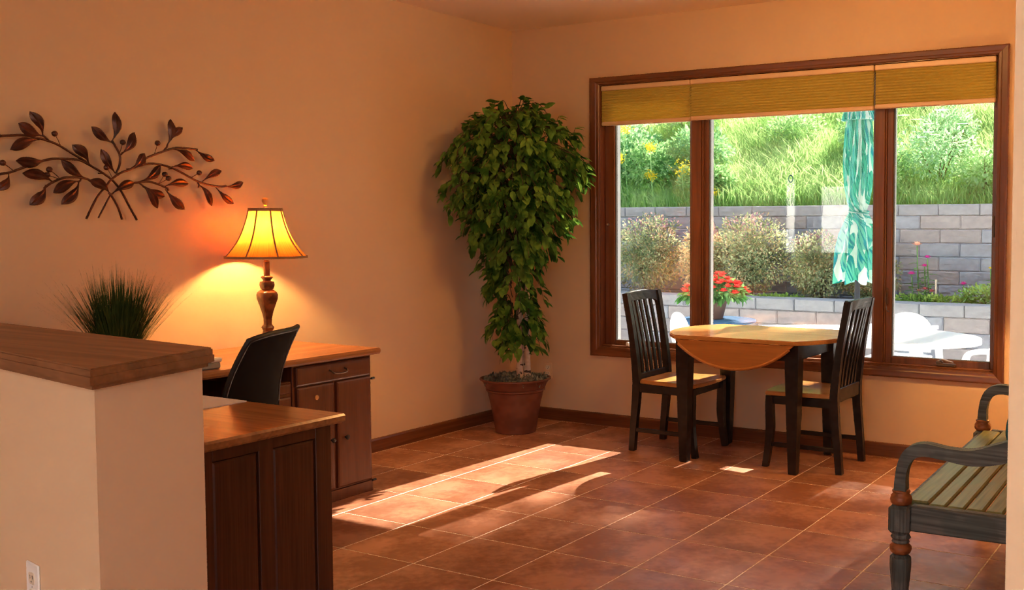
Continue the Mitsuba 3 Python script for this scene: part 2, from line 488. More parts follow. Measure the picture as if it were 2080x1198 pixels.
REAR = [(-3.62, -3.45, 0.55, 2.28), (-3.35, -3.1, 0.55, 2.28), (-2.62, -2.0, 0.55, 2.12), (1.2, 3.4, 0.35, 2.4), (3.9, 6.1, 0.35, 2.4)]
struct('wall_rear', holed_x(-4.2, 8.2, -13.2, -13.06, REAR), 'm_wall')
struct('wall_rear_left', bx(-4.2, -4.06, -13.06, -4.76, -0.12, ZC), 'm_wall')
e = holed_x(-13.06, -4.76, -8.2, -8.06, [(-11.8, -9.6, 0.3, 2.4), (-8.6, -6.4, 0.3, 2.4)])
e.apply_transform(trimesh.transformations.rotation_matrix(math.pi / 2, (0, 0, 1)))
struct('wall_rear_right', e, 'm_wall')
for n_, (xa, xb, za, zb) in enumerate(REAR):
    k = thing(f'window_{n_ + 2}', 'rear window of the room behind', 'window')
    labels[k] = {'kind': 'structure'}
    fr = cat_(bx(xa, xa + .03, -13.15, -13.1, za, zb), bx(xb - .03, xb, -13.15, -13.1, za, zb), bx(xa + .03, xb - .03, -13.15, -13.1, za, za + .03), bx(xa + .03, xb - .03, -13.15, -13.1, zb - .03, zb))
    put('frame', fr, 'm_oak_z', k)


# baseboards: oak with a rounded top edge
def base_prof(t=0.014, h=0.082):
    return [(0, 0), (t, 0), (t, h - 0.012), (t * 0.75, h - 0.003), (t * 0.35, h), (0, h)]


bl = prism([(a, b) for a, b in base_prof()], -4.05, -0.014, 'xz')
struct('baseboard_left', bl, 'm_oak_y')
bb = prism([(-a, b) for a, b in base_prof()], 0.0, XR, 'yz')
struct('baseboard_back', bb, 'm_oak_x')
br = prism([(XR - a, b) for a, b in base_prof()], -4.62, -0.014, 'xz')
struct('baseboard_right', br, 'm_oak_y')

# half wall between the two rooms, with an oak cap
HW = [(2.416, -4.703), (2.305, -4.306), (0.004, -4.083), (0.004, -4.29)]
hp = Polygon(HW)
hb = hp.buffer(-0.024, join_style=2)
struct('wall_half', prism(hb, -0.12, 1.022, 'xy'), 'm_wall')
cap = cat_(prism(hp.buffer(-0.003, join_style=2), 1.052, 1.066, 'xy'), prism(hp, 1.034, 1.052, 'xy'), prism(hp.buffer(-0.006, join_style=2), 1.0315, 1.034, 'xy'), prism(hp.buffer(-0.012, join_style=2), 1.022, 1.0315, 'xy'),
           prism(hp.buffer(-0.006, join_style=2), 1.066, 1.070, 'xy'))
put('cap', cap, 'm_cap', 'wall_half', label='oak cap on top of the half wall')


# ------------------------------------------------------------------ the window
def frame_ring(x0, x1, z0, z1, w, y0, y1, b=0.004):
    wl, wr, wb, wt = (w, w, w, w) if np.isscalar(w) else w
    return cat_(rbox(x0, x0 + wl, y0, y1, z0, z1, b), rbox(x1 - wr, x1, y0, y1, z0, z1, b), rbox(x0 + wl, x1 - wr, y0, y1, z0, z0 + wb, b), rbox(x0 + wl, x1 - wr, y0, y1, z1 - wt, z1, b))


win = thing('window_1', 'three-part oak framed window', 'window')
labels[win] = {'kind': 'structure'}
CO = (0.663, 3.400, 0.478, 2.362)     # outer casing
CI = (0.734, 3.340, 0.538, 2.314)


def casing(pts_out, pts_in, mat):
    """One mitred casing board with a stepped profile."""
    o0, o1, i0, i1 = [np.array(p, float) for p in (*pts_out, *pts_in)]
    prof = [(0.0, -0.003), (0.0, -0.019), (0.14, -0.021), (0.62, -0.018), (0.72, -0.0145), (0.93, -0.013), (1.0, -0.009), (1.0, -0.001)]
    V, F = [], []
    for t, y in prof:
        for a, b in ((o0, i0), (o1, i1)):
            q = a + (b - a) * t
            V.append((q[0], y, q[1]))
    n = len(prof)
    for k in range(n):
        a, b = 2 * k, 2 * ((k + 1) % n)
        F += [[a, b, b + 1], [a, b + 1, a + 1]]
    for k in range(1, n - 1):
        F += [[0, 2 * k, 2 * k + 2], [1, 2 * k + 3, 2 * k + 1]]
    m = trimesh.Trimesh(V, F, process=False)
    if m.volume < 0:
        m.invert()
    put('casing', m, mat, win)


o = [(CO[0], CO[2]), (CO[1], CO[2]), (CO[1], CO[3]), (CO[0], CO[3])]
c = [(CI[0], CI[2]), (CI[1], CI[2]), (CI[1], CI[3]), (CI[0], CI[3])]
for k, mat in enumerate(('m_oak_x', 'm_oak_z', 'm_oak_x', 'm_oak_z')):
    casing((o[k], o[(k + 1) % 4]), (c[k], c[(k + 1) % 4]), mat)
put('jamb', frame_ring(WX0 + 0.001, WX1 - 0.001, WZ0 + 0.001, WZ1 - 0.001, 0.008, 0.0, 0.125, 0.001), 'm_jamb', win)
put('mullion', cat_(rbox(1.408, 1.478, 0.045, 0.125, 0.545, 2.308), rbox(1.478, 1.492, 0.055, 0.12, 0.545, 2.308), rbox(1.492, 1.503, 0.064, 0.12, 0.545, 2.308)), 'm_oak_z', win)
put('mullion', cat_(rbox(2.628, 2.690, 0.045, 0.125, 0.545, 2.308), rbox(2.690, 2.700, 0.055, 0.12, 0.545, 2.308)), 'm_oak_z', win)
put('sill_stop', rbox(0.737, 3.336, 0.012, 0.052, 0.5435, 0.552, 0.002), 'm_sill', win)
# the three panes: glass edges (x0, x1) at y = 0.08
for n_, (gx0, gx1, sl, sr, gb) in enumerate([(0.819, 1.386, 0.0815, 0.021, 0.586), (1.530, 2.614, 0.026, 0.013, 0.572), (2.742, 3.304, 0.0415, 0.0315, 0.592)]):
    s = put('sash', frame_ring(gx0 - sl, gx1 + sr, 0.5445, 2.3085, (sl - 0.006, sr - 0.004, gb - 0.004 - 0.5445, 0.0335), 0.060, 0.098), 'm_oak_z', win)
    put('gasket', frame_ring(gx0 - 0.006, gx1 + 0.004, gb - 0.004, 2.276, (0.006, 0.004, 0.004, 0.004), 0.070, 0.092, 0.001), 'm_gasket', s)
    put('pane', (np.array([(gx0, .08, gb), (gx1, .08, gb), (gx1, .08, 2.274), (gx0, .08, 2.274)]), np.array([[0, 1, 2], [0, 2, 3]])), 'm_pane', s)
    put('pane', (np.array([(gx0, .092, gb), (gx1, .092, gb), (gx1, .092, 2.274), (gx0, .092, 2.274)]), np.array([[0, 1, 2], [0, 2, 3]])), 'm_pane', s)
    put('cladding', frame_ring(gx0 - sl, gx1 + sr, 0.5445, 2.3085, (sl - 0.008, sr - 0.004, gb - 0.016 - 0.5445, 0.0335), 0.099, 0.145, 0.002), 'm_clad', s)
# crank handles and sash locks
def crank(x, z):
    k = put('crank', cat_(rbox(x - 0.055, x + 0.055, 0.018, 0.055, z, z + 0.020, 0.006), rbox(x - 0.06, x - 0.018, 0.022, 0.05, z + 0.014, z + 0.034, 0.008)), 'm_bronze', win, label='bronze crank handle')
    put('arm', tube([(x - 0.035, 0.034, z + 0.035), (x - 0.02, 0.018, z + 0.045), (x + 0.045, 0.010, z + 0.030)], [0.006, 0.006, 0.005], 8), 'm_steel', k)


crank(3.07, 0.552)
put('lock', cat_(rbox(2.706, 2.718, 0.046, 0.059, 0.90, 1.00, 0.003), tube(spline([(2.712, 0.036, 0.99), (2.710, 0.022, 0.93), (2.722, 0.014, 0.87), (2.732, 0.026, 0.86)]), 0.004, 6)), 'm_bronze', win, label='curved metal lock lever')
put('lock', tube([(0.772, 0.050, 1.37), (0.772, 0.036, 1.375)], 0.008, 8), 'm_steel', win)
put('lock', tube([(3.318, 0.050, 1.30), (3.318, 0.040, 1.42)], 0.006, 6), 'm_gasket', win)
ring = tag(put('sticker', trimesh.creation.annulus(r_min=0.0135, r_max=0.0185, height=0.0012, sections=28).apply_transform(trimesh.transformations.rotation_matrix(math.pi / 2, (1, 0, 0))).apply_transform(np.diag([0.86, 1, 1.35, 1])).apply_translation((2.085, 0.0792, 1.657)), 'm_blue_ring'),
           'small blue ring stuck on the middle window pane', 'sticker')
tag(put('knob', cat_(rbox(0.925, 0.947, 0.016, 0.036, 0.5525, 0.578, 0.004)), 'm_white'), 'small white plastic block on the window sill at left', 'block')

# ------------------------------------------------------------------ pleated shades
SH = [(0.742, 1.4145, 2.040, 'leftmost'), (1.4195, 2.632, 2.044, 'middle'), (2.637, 3.326, 2.050, 'right')]
SL = ['narrow tan pleated shade over the left window pane', 'wide tan pleated shade over the middle window pane', 'tan pleated shade over the right window pane']
for (x0, x1, zb, _), lab in zip(SH, SL):
    t = thing('pleated_shade', lab, 'shade', 'pleated shades')
    put('head_rail', rbox(x0, x1, 0.002, 0.042, 2.274, 2.306, 0.004), 'm_rail', t)
    zs = np.linspace(2.274, zb + 0.026, 13)
    P, Q = [], []
    for k, z in enumerate(zs):
        P.append((0.013, z))
        Q.append((0.029, z))
        if k < len(zs) - 1:
            zm = (z + zs[k + 1]) / 2
            P.append((0.006, zm))
            Q.append((0.036, zm))
    for name, L in (('fabric', P), ('fabric', Q)):
        V = np.array([(x, y, z) for y, z in L for x in (x0 + 0.004, x1 - 0.004)])
        F = []
        for k in range(len(L) - 1):
            F += [[2 * k, 2 * k + 2, 2 * k + 3], [2 * k, 2 * k + 3, 2 * k + 1]]
        put(name, (V, np.array(F)), 'm_cellshade', t)
    put('bottom_rail', rbox(x0 + 0.001, x1 - 0.001, 0.005, 0.037, zb, zb + 0.026, 0.005), 'm_rail', t)
    xm = (x0 + x1) / 2 + 0.05
    put('pull_tab', rbox(xm - 0.015, xm + 0.015, 0.001, 0.010, zb - 0.004, zb + 0.004, 0.002), 'm_white', t)

# ------------------------------------------------------------------ drop-leaf table
t = thing('drop_leaf_table', 'small drop-leaf table with honey wood top and black legs under the window', 'table')
TCX, TCY, TR, TYF, TYB = 2.095, -0.405, 0.53, -0.79, -0.055
ring = [(TCX + TR * math.cos(a), TCY + TR * math.sin(a)) for a in np.linspace(0, 2 * math.pi, 96, endpoint=False)]
disc = Polygon(ring)
strip = Polygon([(0, TYF), (5, TYF), (5, TYB), (0, TYB)])
mid = disc.intersection(strip)
put('tabletop', cat_(prism(mid, 0.725, 0.7405, 'xy'), prism(mid.buffer(-0.006), 0.7405, 0.745, 'xy'), prism(mid.buffer(-0.005), 0.7215, 0.725, 'xy')), 'm_honey', t)
half = math.sqrt(TR ** 2 - (TCY - TYF) ** 2)


def hanging(yo, yi):
    seg = [(TCX + TR * math.cos(a), TR * math.sin(a)) for a in np.linspace(math.asin((TCY - TYF) / TR), math.pi - math.asin((TCY - TYF) / TR), 48)]
    return Polygon([(x, 0.722 - (s - (TCY - TYF)) * 1.03) for x, s in seg])


lp = hanging(0, 0)
lf = put('drop_leaf', cat_(prism(lp.buffer(-0.002), TYF - 0.004, TYF + 0.012, 'xz'), prism(lp.buffer(-0.004), TYF - 0.006, TYF - 0.004, 'xz')), 'm_honey_leaf', t)
eg = spline([(x, TYF - 0.006, z) for x, z in list(lp.exterior.coords)[2:-3]], 1)
put('edge_molding', tube(eg, 0.008, 8), 'm_honey_leaf', lf)
lb = Polygon([(x, z) for x, z in lp.exterior.coords])
put('drop_leaf', prism(lb.buffer(-0.002), TYB - 0.014, TYB + 0.002, 'xz'), 'm_honey_leaf', t)
for x in (TCX - 0.24, TCX + 0.02, TCX + 0.25):
    put('hinge', rbox(x - 0.03, x + 0.03, TYF - 0.003, TYF + 0.010, 0.7165, 0.7245, 0.001), 'm_brass', t)


def taper_leg(x, y, ztop, w0, w1):
    V = []
    for z, w in ((0, w1 * 0.86), (0.006, w1), (0.30, (w0 + w1) / 2 * 1.03), (0.58, w0), (ztop, w0)):
        V += [(x - w / 2, y - w / 2, z), (x + w / 2, y - w / 2, z), (x + w / 2, y + w / 2, z), (x - w / 2, y + w / 2, z)]
    F = [[0, 2, 1], [0, 3, 2]]
    for k in range(4):
        a = 4 * k
        for j in range(4):
            b = (j + 1) % 4
            F += [[a + j, a + b, a + 4 + b], [a + j, a + 4 + b, a + 4 + j]]
    F += [[16, 17, 18], [16, 18, 19]]
    return trimesh.Trimesh(V, F, process=False)


for x, y in ((1.757, -0.708), (2.422, -0.690), (1.752, -0.118), (2.418, -0.118)):
    put('leg', taper_leg(x, y, 0.7212, 0.078, 0.046), 'm_black_wood', t)
put('apron', rbox(1.79, 2.39, -0.715, -0.693, 0.625, 0.7212), 'm_black_wood', t)
put('apron', rbox(1.79, 2.39, -0.132, -0.110, 0.625, 0.7212), 'm_black_wood', t)
put('apron', rbox(1.745, 1.767, -0.675, -0.150, 0.625, 0.7212), 'm_black_wood', t)
put('apron', rbox(2.411, 2.433, -0.657, -0.150, 0.625, 0.7212), 'm_black_wood', t)


# ------------------------------------------------------------------ dining chairs, built facing +x, then turned
def dining_chair(label, place):
    t = thing('dining_chair', label, 'chair', 'dining chairs')
    M = place

    def P(name, m, mat, **k):
        return put(name, xform(m, M), mat, t, **k)
    hw = 0.192
    for s in (-1, 1):
        y0, y1 = (s * hw - 0.018, s * hw + 0.018)
        post = bar2d([(-0.213, 0.0), (-0.200, 0.16), (-0.182, 0.36), (-0.186, 0.50), (-0.214, 0.72), (-0.258, 0.957)], [0.036, 0.041, 0.048, 0.044, 0.038, 0.036], 6)
        P('leg', prism(post, y0, y1, 'xz'), 'm_black_wood')
    for s in (-1, 1):
        y0, y1 = (s * (hw + 0.012) - 0.018, s * (hw + 0.012) + 0.018)
        leg = bar2d([(0.222, 0.0), (0.205, 0.10), (0.193, 0.22), (0.196, 0.33), (0.196, 0.408)], [0.032, 0.037, 0.046, 0.045, 0.042], 6)
        P('leg', prism(leg, y0, y1, 'xz'), 'm_black_wood')
    seat = Polygon([(-0.172, -0.172), (-0.160, -0.195), (0.215, -0.235), (0.232, -0.12), (0.236, 0), (0.232, 0.12), (0.215, 0.235), (-0.160, 0.195), (-0.172, 0.172)]).buffer(-0.01).buffer(0.01)
    m = cat_(prism(seat.buffer(-0.004), 0.413, 0.418, 'xy'), prism(seat, 0.418, 0.431, 'xy'), prism(seat.buffer(-0.005), 0.431, 0.437, 'xy'))
    P('seat', m, 'm_honey')
    for s in (-1, 1):
        P('apron', rbox(-0.16, 0.178, s * (hw + 0.006) - 0.009, s * (hw + 0.006) + 0.009, 0.362, 0.412), 'm_black_wood')
        P('stretcher', rbox(-0.190, 0.190, s * (hw + 0.006) - 0.008, s * (hw + 0.006) + 0.008, 0.118, 0.143), 'm_black_wood')
    P('apron', rbox(0.176, 0.196, -0.186, 0.186, 0.362, 0.412), 'm_black_wood')
    # top rail, bowed back, with rounded lower corners
    rail = Polygon([(-hw - 0.018, 0.862), (-hw + 0.020, 0.862), (-hw + 0.026, 0.892), (-hw + 0.05, 0.908), (hw - 0.05, 0.908), (hw - 0.026, 0.892), (hw - 0.020, 0.862), (hw + 0.018, 0.862), (hw + 0.022, 0.95), (hw + 0.006, 0.957),
                    (0.10, 0.965), (0, 0.967), (-0.10, 0.965), (-hw - 0.006, 0.957), (-hw - 0.022, 0.95)])
    m = prism(rail, -0.011, 0.011, 'yz')
    for _ in range(1):
        m = m.subdivide().subdivide() if len(m.faces) < 200 else m
    v = m.vertices
    v[:, 0] += -0.238 - (v[:, 2] - 0.862) * 0.19 - 0.030 * (1 - (v[:, 1] / hw) ** 2)
    P('top_rail', m, 'm_black_wood')
    m = rbox(-0.200, -0.176, -hw + 0.017, hw - 0.017, 0.392, 0.470)
    P('lower_rail', m, 'm_black_wood')
    for k in range(5):
        y = (k - 2) * 0.056
        bow = -0.028 * (1 - (y / hw) ** 2)
        c = bar2d([(-0.187, 0.47), (-0.195 + bow * 0.4, 0.60), (-0.215 + bow * 0.8, 0.75), (-0.246 + bow, 0.912)], [0.013, 0.013], 4)
        P('slat', prism(c, y - 0.0125, y + 0.0125, 'xz'), 'm_black_wood')


A = np.eye(4)
A[:3, 3] = (1.553, -0.405, 0)
dining_chair('black slat-back dining chair left of the drop-leaf table', A)
B = trimesh.transformations.rotation_matrix(math.pi, (0, 0, 1))
B[:3, 3] = (2.432, -0.378, 0)
dining_chair('black slat-back dining chair right of the drop-leaf table', B)

# ------------------------------------------------------------------ desk along the left wall
d = thing('corner_desk', 'dark cherry desk with drawer, doors and long top along the left wall', 'desk')
DX = 0.662
TOPX = 0.700
put('desktop', cat_(rbox(0.016, TOPX, -3.94, -2.055, 0.712, 0.743, 0.010)), 'm_desk_top', d)
put('cabinet_body', cat_(rbox(0.03, DX - 0.016, -2.60, -2.085, 0.055, 0.712, 0.002), rbox(0.05, DX - 0.010, -2.60, -2.085, 0.0, 0.055, 0.002)), 'm_desk_z', d)
put('cabinet_body', rbox(0.03, DX - 0.018, -2.775, -2.603, 0.0, 0.635, 0.002), 'm_desk_z', d)
put('cabinet_body', rbox(0.03, DX - 0.03, -3.92, -3.40, 0.0, 0.712, 0.002), 'm_desk_z', d)
put('back_panel', rbox(0.03, 0.05, -3.40, -2.775, 0.1, 0.712, 0.002), 'm_desk_z', d)


def raised(y0, y1, z0, z1, x, mat='m_desk_z', name='door', edge=0.022, parent=None):
    """A raised-panel front facing +x."""
    P = [(0, x - 0.016), (0.003, x - 0.004), (edge * 0.45, x), (edge, x + 0.001)]
    V, F = [], []
    for e, xx in P:
        V += [(xx, y0 + e, z0 + e), (xx, y1 - e, z0 + e), (xx, y1 - e, z1 - e), (xx, y0 + e, z1 - e)]
    for k in range(len(P) - 1):
        for j in range(4):
            b = (j + 1) % 4
            F += [[4 * k + j, 4 * k + b, 4 * k + 4 + b], [4 * k + j, 4 * k + 4 + b, 4 * k + 4 + j]]
    n = 4 * (len(P) - 1)
    F += [[n, n + 1, n + 2], [n, n + 2, n + 3], [0, 2, 1], [0, 3, 2]]
    return put(name, trimesh.Trimesh(V, F, process=False), mat, parent or d)


def knob(parent, y, z, x, mat='m_iron', r=0.013):
    m = lathe([(0.005, 0), (0.005, 0.010), (r * 0.8, 0.013), (r, 0.019), (r * 0.7, 0.025), (0.0, 0.027)], 14)
    m = xform(m, trimesh.transformations.rotation_matrix(math.pi / 2, (0, 1, 0)))
    put('knob', move(m, x, y, z), mat, parent, smooth=40)


dr_ = raised(-2.588, -2.100, 0.604, 0.700, DX, name='drawer')
hy, hz = -2.330, 0.655
put('handle', cat_(tube(spline([(DX, hy - 0.05, hz + .008), (DX + 0.022, hy - 0.048, hz), (DX + 0.026, hy - 0.03, hz - 0.010), (DX + 0.026, hy + 0.03, hz - 0.010), (DX + 0.022, hy + 0.048, hz), (DX, hy + 0.05, hz + .008)], 4), 0.0045, 8)), 'm_bronze', dr_)
dl = raised(-2.582, -2.347, 0.062, 0.600, DX)
knob(dl, -2.375, 0.315, DX)
put('lock', xform(lathe([(0.012, 0), (0.012, 0.005), (0.0, 0.007)], 16), trimesh.transformations.translation_matrix((DX, -2.465, 0.540)) @ trimesh.transformations.rotation_matrix(math.pi / 2, (0, 1, 0))), 'm_brass', dl)
drr = raised(-2.332, -2.096, 0.062, 0.600, DX)
knob(drr, -2.283, 0.315, DX)
for z in (0.585, 0.055):
    put('hinge', tube([(DX - 0.004, -2.094, z), (DX - 0.004, -2.080, z), (DX - .004, -2.072, z)], 0.006, 8), 'm_iron', d)
raised(-2.768, -2.612, 0.578, 0.630, DX - 0.004, name='drawer', edge=0.012)
raised(-2.768, -2.612, 0.062, 0.566, DX - 0.004)

# the return: a second desk standing towards the half wall
r = thing('desk_return', 'oak grained desk return with panelled end behind the half wall', 'desk')
RX, RY0, RY1 = 1.902, -4.05, -3.545
put('desktop', rbox(0.72, 1.936, -4.065, -3.505, 0.713, 0.743, 0.007), 'm_return_top', r)
put('body', rbox(0.76, RX - 0.014, RY0 + .01, RY1 - 0.012, 0.0, 0.713, 0.002), 'm_return_z', r)
for y0, y1 in ((-3.612, RY1), (-3.842, -3.785), (RY0, -4.010)):
    put('stile', rbox(RX - 0.013, RX, y0, y1, 0.0, 0.712, 0.002), 'm_return_z', r)
for z0, z1 in ((0.672, 0.712), (0.0, 0.10)):
    put('rail', rbox(RX - 0.013, RX - .0005, RY0 + .0405, -3.6125, z0, z1, 0.002), 'm_return_z', r)
raised(-3.7845, -3.6125, 0.1005, 0.6715, RX - 0.0035, 'm_return_z', name='panel', edge=0.02, parent=r)
raised(-4.0095, -3.8425, 0.1005, 0.6715, RX - 0.0035, 'm_return_z', name='panel', edge=0.02, parent=r)

tag(put('paper_sheet', prism(rounded([(1.02, -3.99), (1.46, -3.97), (1.452, -3.515), (1.02, -3.515)], 0.004), 0.7432, 0.746, 'xy'), 'm_paper'), 'grey paper pad lying on the desk return', 'paper')
k = thing('desk_device', 'flat cream and grey machine lying on the desk beside the half wall', 'device')
put('body', rbox(0.40, 0.640, -3.30, -2.985, 0.744, 0.772, 0.006), 'm_device_grey', k)
put('lid', rbox(0.40, 0.645, -3.30, -2.98, 0.772, 0.792, 0.006), 'm_device', k)

# ------------------------------------------------------------------ table lamp on the desk
LX, LY = 0.235, -2.384
lamp = thing('table_lamp', 'lit table lamp with bell shade and turned brown base on the desk', 'lamp')


def corner4(a):
    k = (a % (math.pi / 2)) - math.pi / 4
    return min(1.0, 0.78 / max(math.cos(k), 0.72)) if abs(k) > 0.0 else 0.78


def baluster(prof, mat, name, smooth=25):
    P = np.asarray(prof, float)
    put(name, lathe(P, 24, (LX, LY), rot=2.09 - math.pi / 4, rad=lambda a: 0.80 / max(abs(math.cos(((a - 2.09) % (math.pi / 2)) - math.pi / 4)), 0.79)), mat, lamp, smooth=smooth)


baluster([(0.072, 0.7435), (0.074, 0.758), (0.060, 0.766), (0.050, 0.785), (0.030, 0.800), (0.027, 0.828), (0.024, 0.838), (0.033, 0.852), (0.030, 0.860), (0.022, 0.868)], 'm_lampbody', 'base')
baluster([(0.021, 0.868), (0.022, 0.90), (0.030, 0.935), (0.044, 0.975), (0.053, 1.000), (0.0545, 1.020), (0.050, 1.033), (0.038, 1.042), (0.027, 1.047), (0.032, 1.051), (0.036, 1.060), (0.039, 1.072), (0.036, 1.082), (0.037, 1.086), (0.020, 1.090), (0.019, 1.095),
          (0.030, 1.107), (0.031, 1.111), (0.022, 1.117)], 'm_lampbody', 'body')
baluster([(0.0155, 1.117), (0.0155, 1.189), (0.013, 1.193)], 'm_lampbody', 'column')
put('socket', lathe([(0.007, 1.193), (0.012, 1.197), (0.012, 1.204), (0.016, 1.206), (0.016, 1.262), (0.006, 1.268)], 16, (LX, LY)), 'm_brass', lamp, smooth=40)
b = trimesh.creation.icosphere(2, 0.04)
b.apply_translation((LX, LY, 1.352))
put('bulb', b, 'm_white', lamp, smooth=True, emitter={'type': 'area', 'radiance': rgb(*[TABLE_BULB * c for c in WARM]), 'sampling_weight': 9.0})
put('bulb_neck', lathe([(0.012, 1.268), (0.014, 1.285), (0.022, 1.312)], 14, (LX, LY)), 'm_white', lamp, smooth=True)
for s in (-1, 1):
    put('harp', tube(spline([(LX + s * .012, LY, 1.262), (LX + s * 0.052, LY, 1.31), (LX + s * 0.052, LY, 1.39), (LX, LY, 1.452)], 6), 0.002, 6), 'm_brass', lamp)
sp = [(0.2000, 1.214), (0.186, 1.228), (0.168, 1.250), (0.150, 1.275), (0.133, 1.303), (0.118, 1.334), (0.105, 1.368), (0.094, 1.402), (0.0835, 1.444), (0.081, 1.455)]
sp = spline([(a, b) for a, b in sp], 2)
nseg = 64
ang = np.arange(nseg + 1) * 2 * math.pi / nseg
RIB0 = -0.16


def shade_r(a):
    q = ((a - RIB0) / (math.pi / 4)) % 1.0
    return 1.0 - 0.022 * math.sin(math.pi * q)


rr = np.array([shade_r(a - math.radians(30)) for a in ang])
V = np.stack([LX + sp[:, :1] * np.cos(ang) * rr, LY + sp[:, :1] * np.sin(ang) * rr, np.repeat(sp[:, 1:], nseg + 1, 1)], -1).reshape(-1, 3)
UV = np.stack([np.repeat(ang[None] / (2 * math.pi), len(sp), 0), np.repeat(np.linspace(0, 1, len(sp))[:, None], nseg + 1, 1)], -1).reshape(-1, 2)
F = []
for i in range(len(sp) - 1):
    for j in range(nseg):
        a = i * (nseg + 1) + j
        F += [[a, a + 1, a + nseg + 2], [a, a + nseg + 2, a + nseg + 1]]
shade = put('shade', (V, np.array(F)), 'm_lampshade', lamp, smooth=True, uv=UV, label='pale bell shaped lamp shade with ribs')
for k in range(8):
    a = RIB0 + math.radians(30) + k * math.pi / 4
    put('rib', tube([(LX + (q + 0.001) * math.cos(a), LY + (q + 0.001) * math.sin(a), z) for q, z in sp[::2]], 0.0038, 6), 'm_trim', shade)
for q, z0, z1 in ((0.2015, 1.207, 1.2185), (0.0835, 1.444, 1.460)):
    put('trim_band', lathe([(q - 0.003, z0), (q, z0), (q, z1), (q - 0.003, z1), (q - 0.003, z0)], 48, (LX, LY), caps=False), 'm_trim', shade)
put('top_cover', lathe([(0.0, 1.4475), (0.0805, 1.4475)], 48, (LX, LY), caps=False), 'm_lampshade', shade, uv=None)
put('finial', lathe([(0.004, 1.450), (0.007, 1.462), (0.005, 1.470), (0.009, 1.476), (0.004, 1.480)], 14, (LX, LY)), 'm_brass', lamp, smooth=40)
g = trimesh.creation.icosphere(3, 0.0168)
g.apply_translation((LX, LY, 1.4958))
put('finial_ball', g, 'm_crystal', lamp, smooth=True, label='round glass ball on the lamp top')

# ------------------------------------------------------------------ office chair
oc = thing('office_chair', 'black mesh office chair standing at the desk', 'chair')
OX, OY, ORZ = 0.963, -3.275, math.radians(23)   # faces the desk


def OP(name, m, mat, **k):
    return put(name, move(m, OX, OY, 0, ORZ), mat, oc, **k)


for k in range(5):
    a = k * 2 * math.pi / 5 + 0.5
    leg = tube([(0.03 * math.cos(a), 0.03 * math.sin(a), 0.105), (0.15 * math.cos(a), 0.15 * math.sin(a), 0.092), (0.225 * math.cos(a), 0.225 * math.sin(a), 0.072)], [0.024, 0.02, 0.016], 8)
    l_ = OP('base_leg', leg, 'm_black')
    for s in (-1, 1):
        w = trimesh.creation.cylinder(0.024, 0.016, sections=18)
        w.apply_transform(trimesh.transformations.rotation_matrix(math.pi / 2, (1, 0, 0)))
        put('caster', move(move(w, 0, s * 0.013, 0), OX + 0.226 * math.cos(a + ORZ), OY + 0.226 * math.sin(a + ORZ), 0.0245, a + 1.2), 'm_black', l_)
OP('column', lathe([(0.03, 0.08), (0.03, 0.24), (0.018, 0.245), (0.018, 0.40)], 18), 'm_black', smooth=40)
OP('seat', cat_(prism(Polygon([(-.22, -.22), (.22, -.22), (.22, .22), (-.22, .22)]).buffer(-0.07).buffer(0.07), 0.40, 0.425, 'xy'), prism(Polygon([(-.22, -.22), (.22, -.22), (.22, .22), (-.22, .22)]).buffer(-0.06).buffer(0.05), 0.425, 0.465, 'xy')), 'm_black')
# curved mesh back, taller at its middle, on the +x side of the seat
NU, NV = 17, 15


def back_pt(u, v):
    hwid = 0.225 - 0.02 * v * v
    y = u * hwid
    ztop = 0.957 - 0.02 * max(0.0, -u) ** 3 - 0.006 * max(0.0, u) ** 6
    z = 0.52 + (ztop - 0.52) * v
    x = 0.215 + 0.05 * v + 0.05 * v * v - 0.055 * u * u - 0.03 * math.sin(math.pi * v)
    return (x, y, z)


G = np.array([[back_pt(-1 + 2 * i / (NU - 1), j / (NV - 1)) for i in range(NU)] for j in range(NV)])
V = np.vstack([G.reshape(-1, 3) + (0.004, 0, 0), G.reshape(-1, 3) - (0.004, 0, 0)])
F, n = [], NU * NV
for j in range(NV - 1):
    for i in range(NU - 1):
        a = j * NU + i
        F += [[a, a + 1, a + NU + 1], [a, a + NU + 1, a + NU], [n + a, n + a + NU + 1, n + a + 1], [n + a, n + a + NU, n + a + NU + 1]]
OP('backrest', trimesh.Trimesh(V, F, process=False), 'm_mesh', smooth=True)
rim = np.vstack([G[0, :], G[1:, -1], G[-1, -2::-1], G[-2:0:-1, 0], G[:1, 0]])
OP('backrest_frame', tube(rim, 0.011, 8), 'm_black', smooth=50)
OP('back_support', tube(spline([(0.02, 0, 0.40), (0.16, 0, 0.40), (0.235, 0, 0.46), (0.245, 0, 0.62)], 4), [0.022], 8), 'm_black')

# ------------------------------------------------------------------ garden bench against the right wall
bn = thing('garden_bench', 'weathered green grey wooden bench with turned legs at right', 'bench')
BM = trimesh.transformations.rotation_matrix(math.radians(1.4), (0, 0, 1))
BM[:3, 3] = (3.570, -2.61, 0)


def BP(name, m, mat, parent=None, **k):
    return put(name, xform(m, BM), mat, parent or bn, **k)


BL, BD = 1.42, 0.54       # length along y, depth along x (local origin: near front leg)


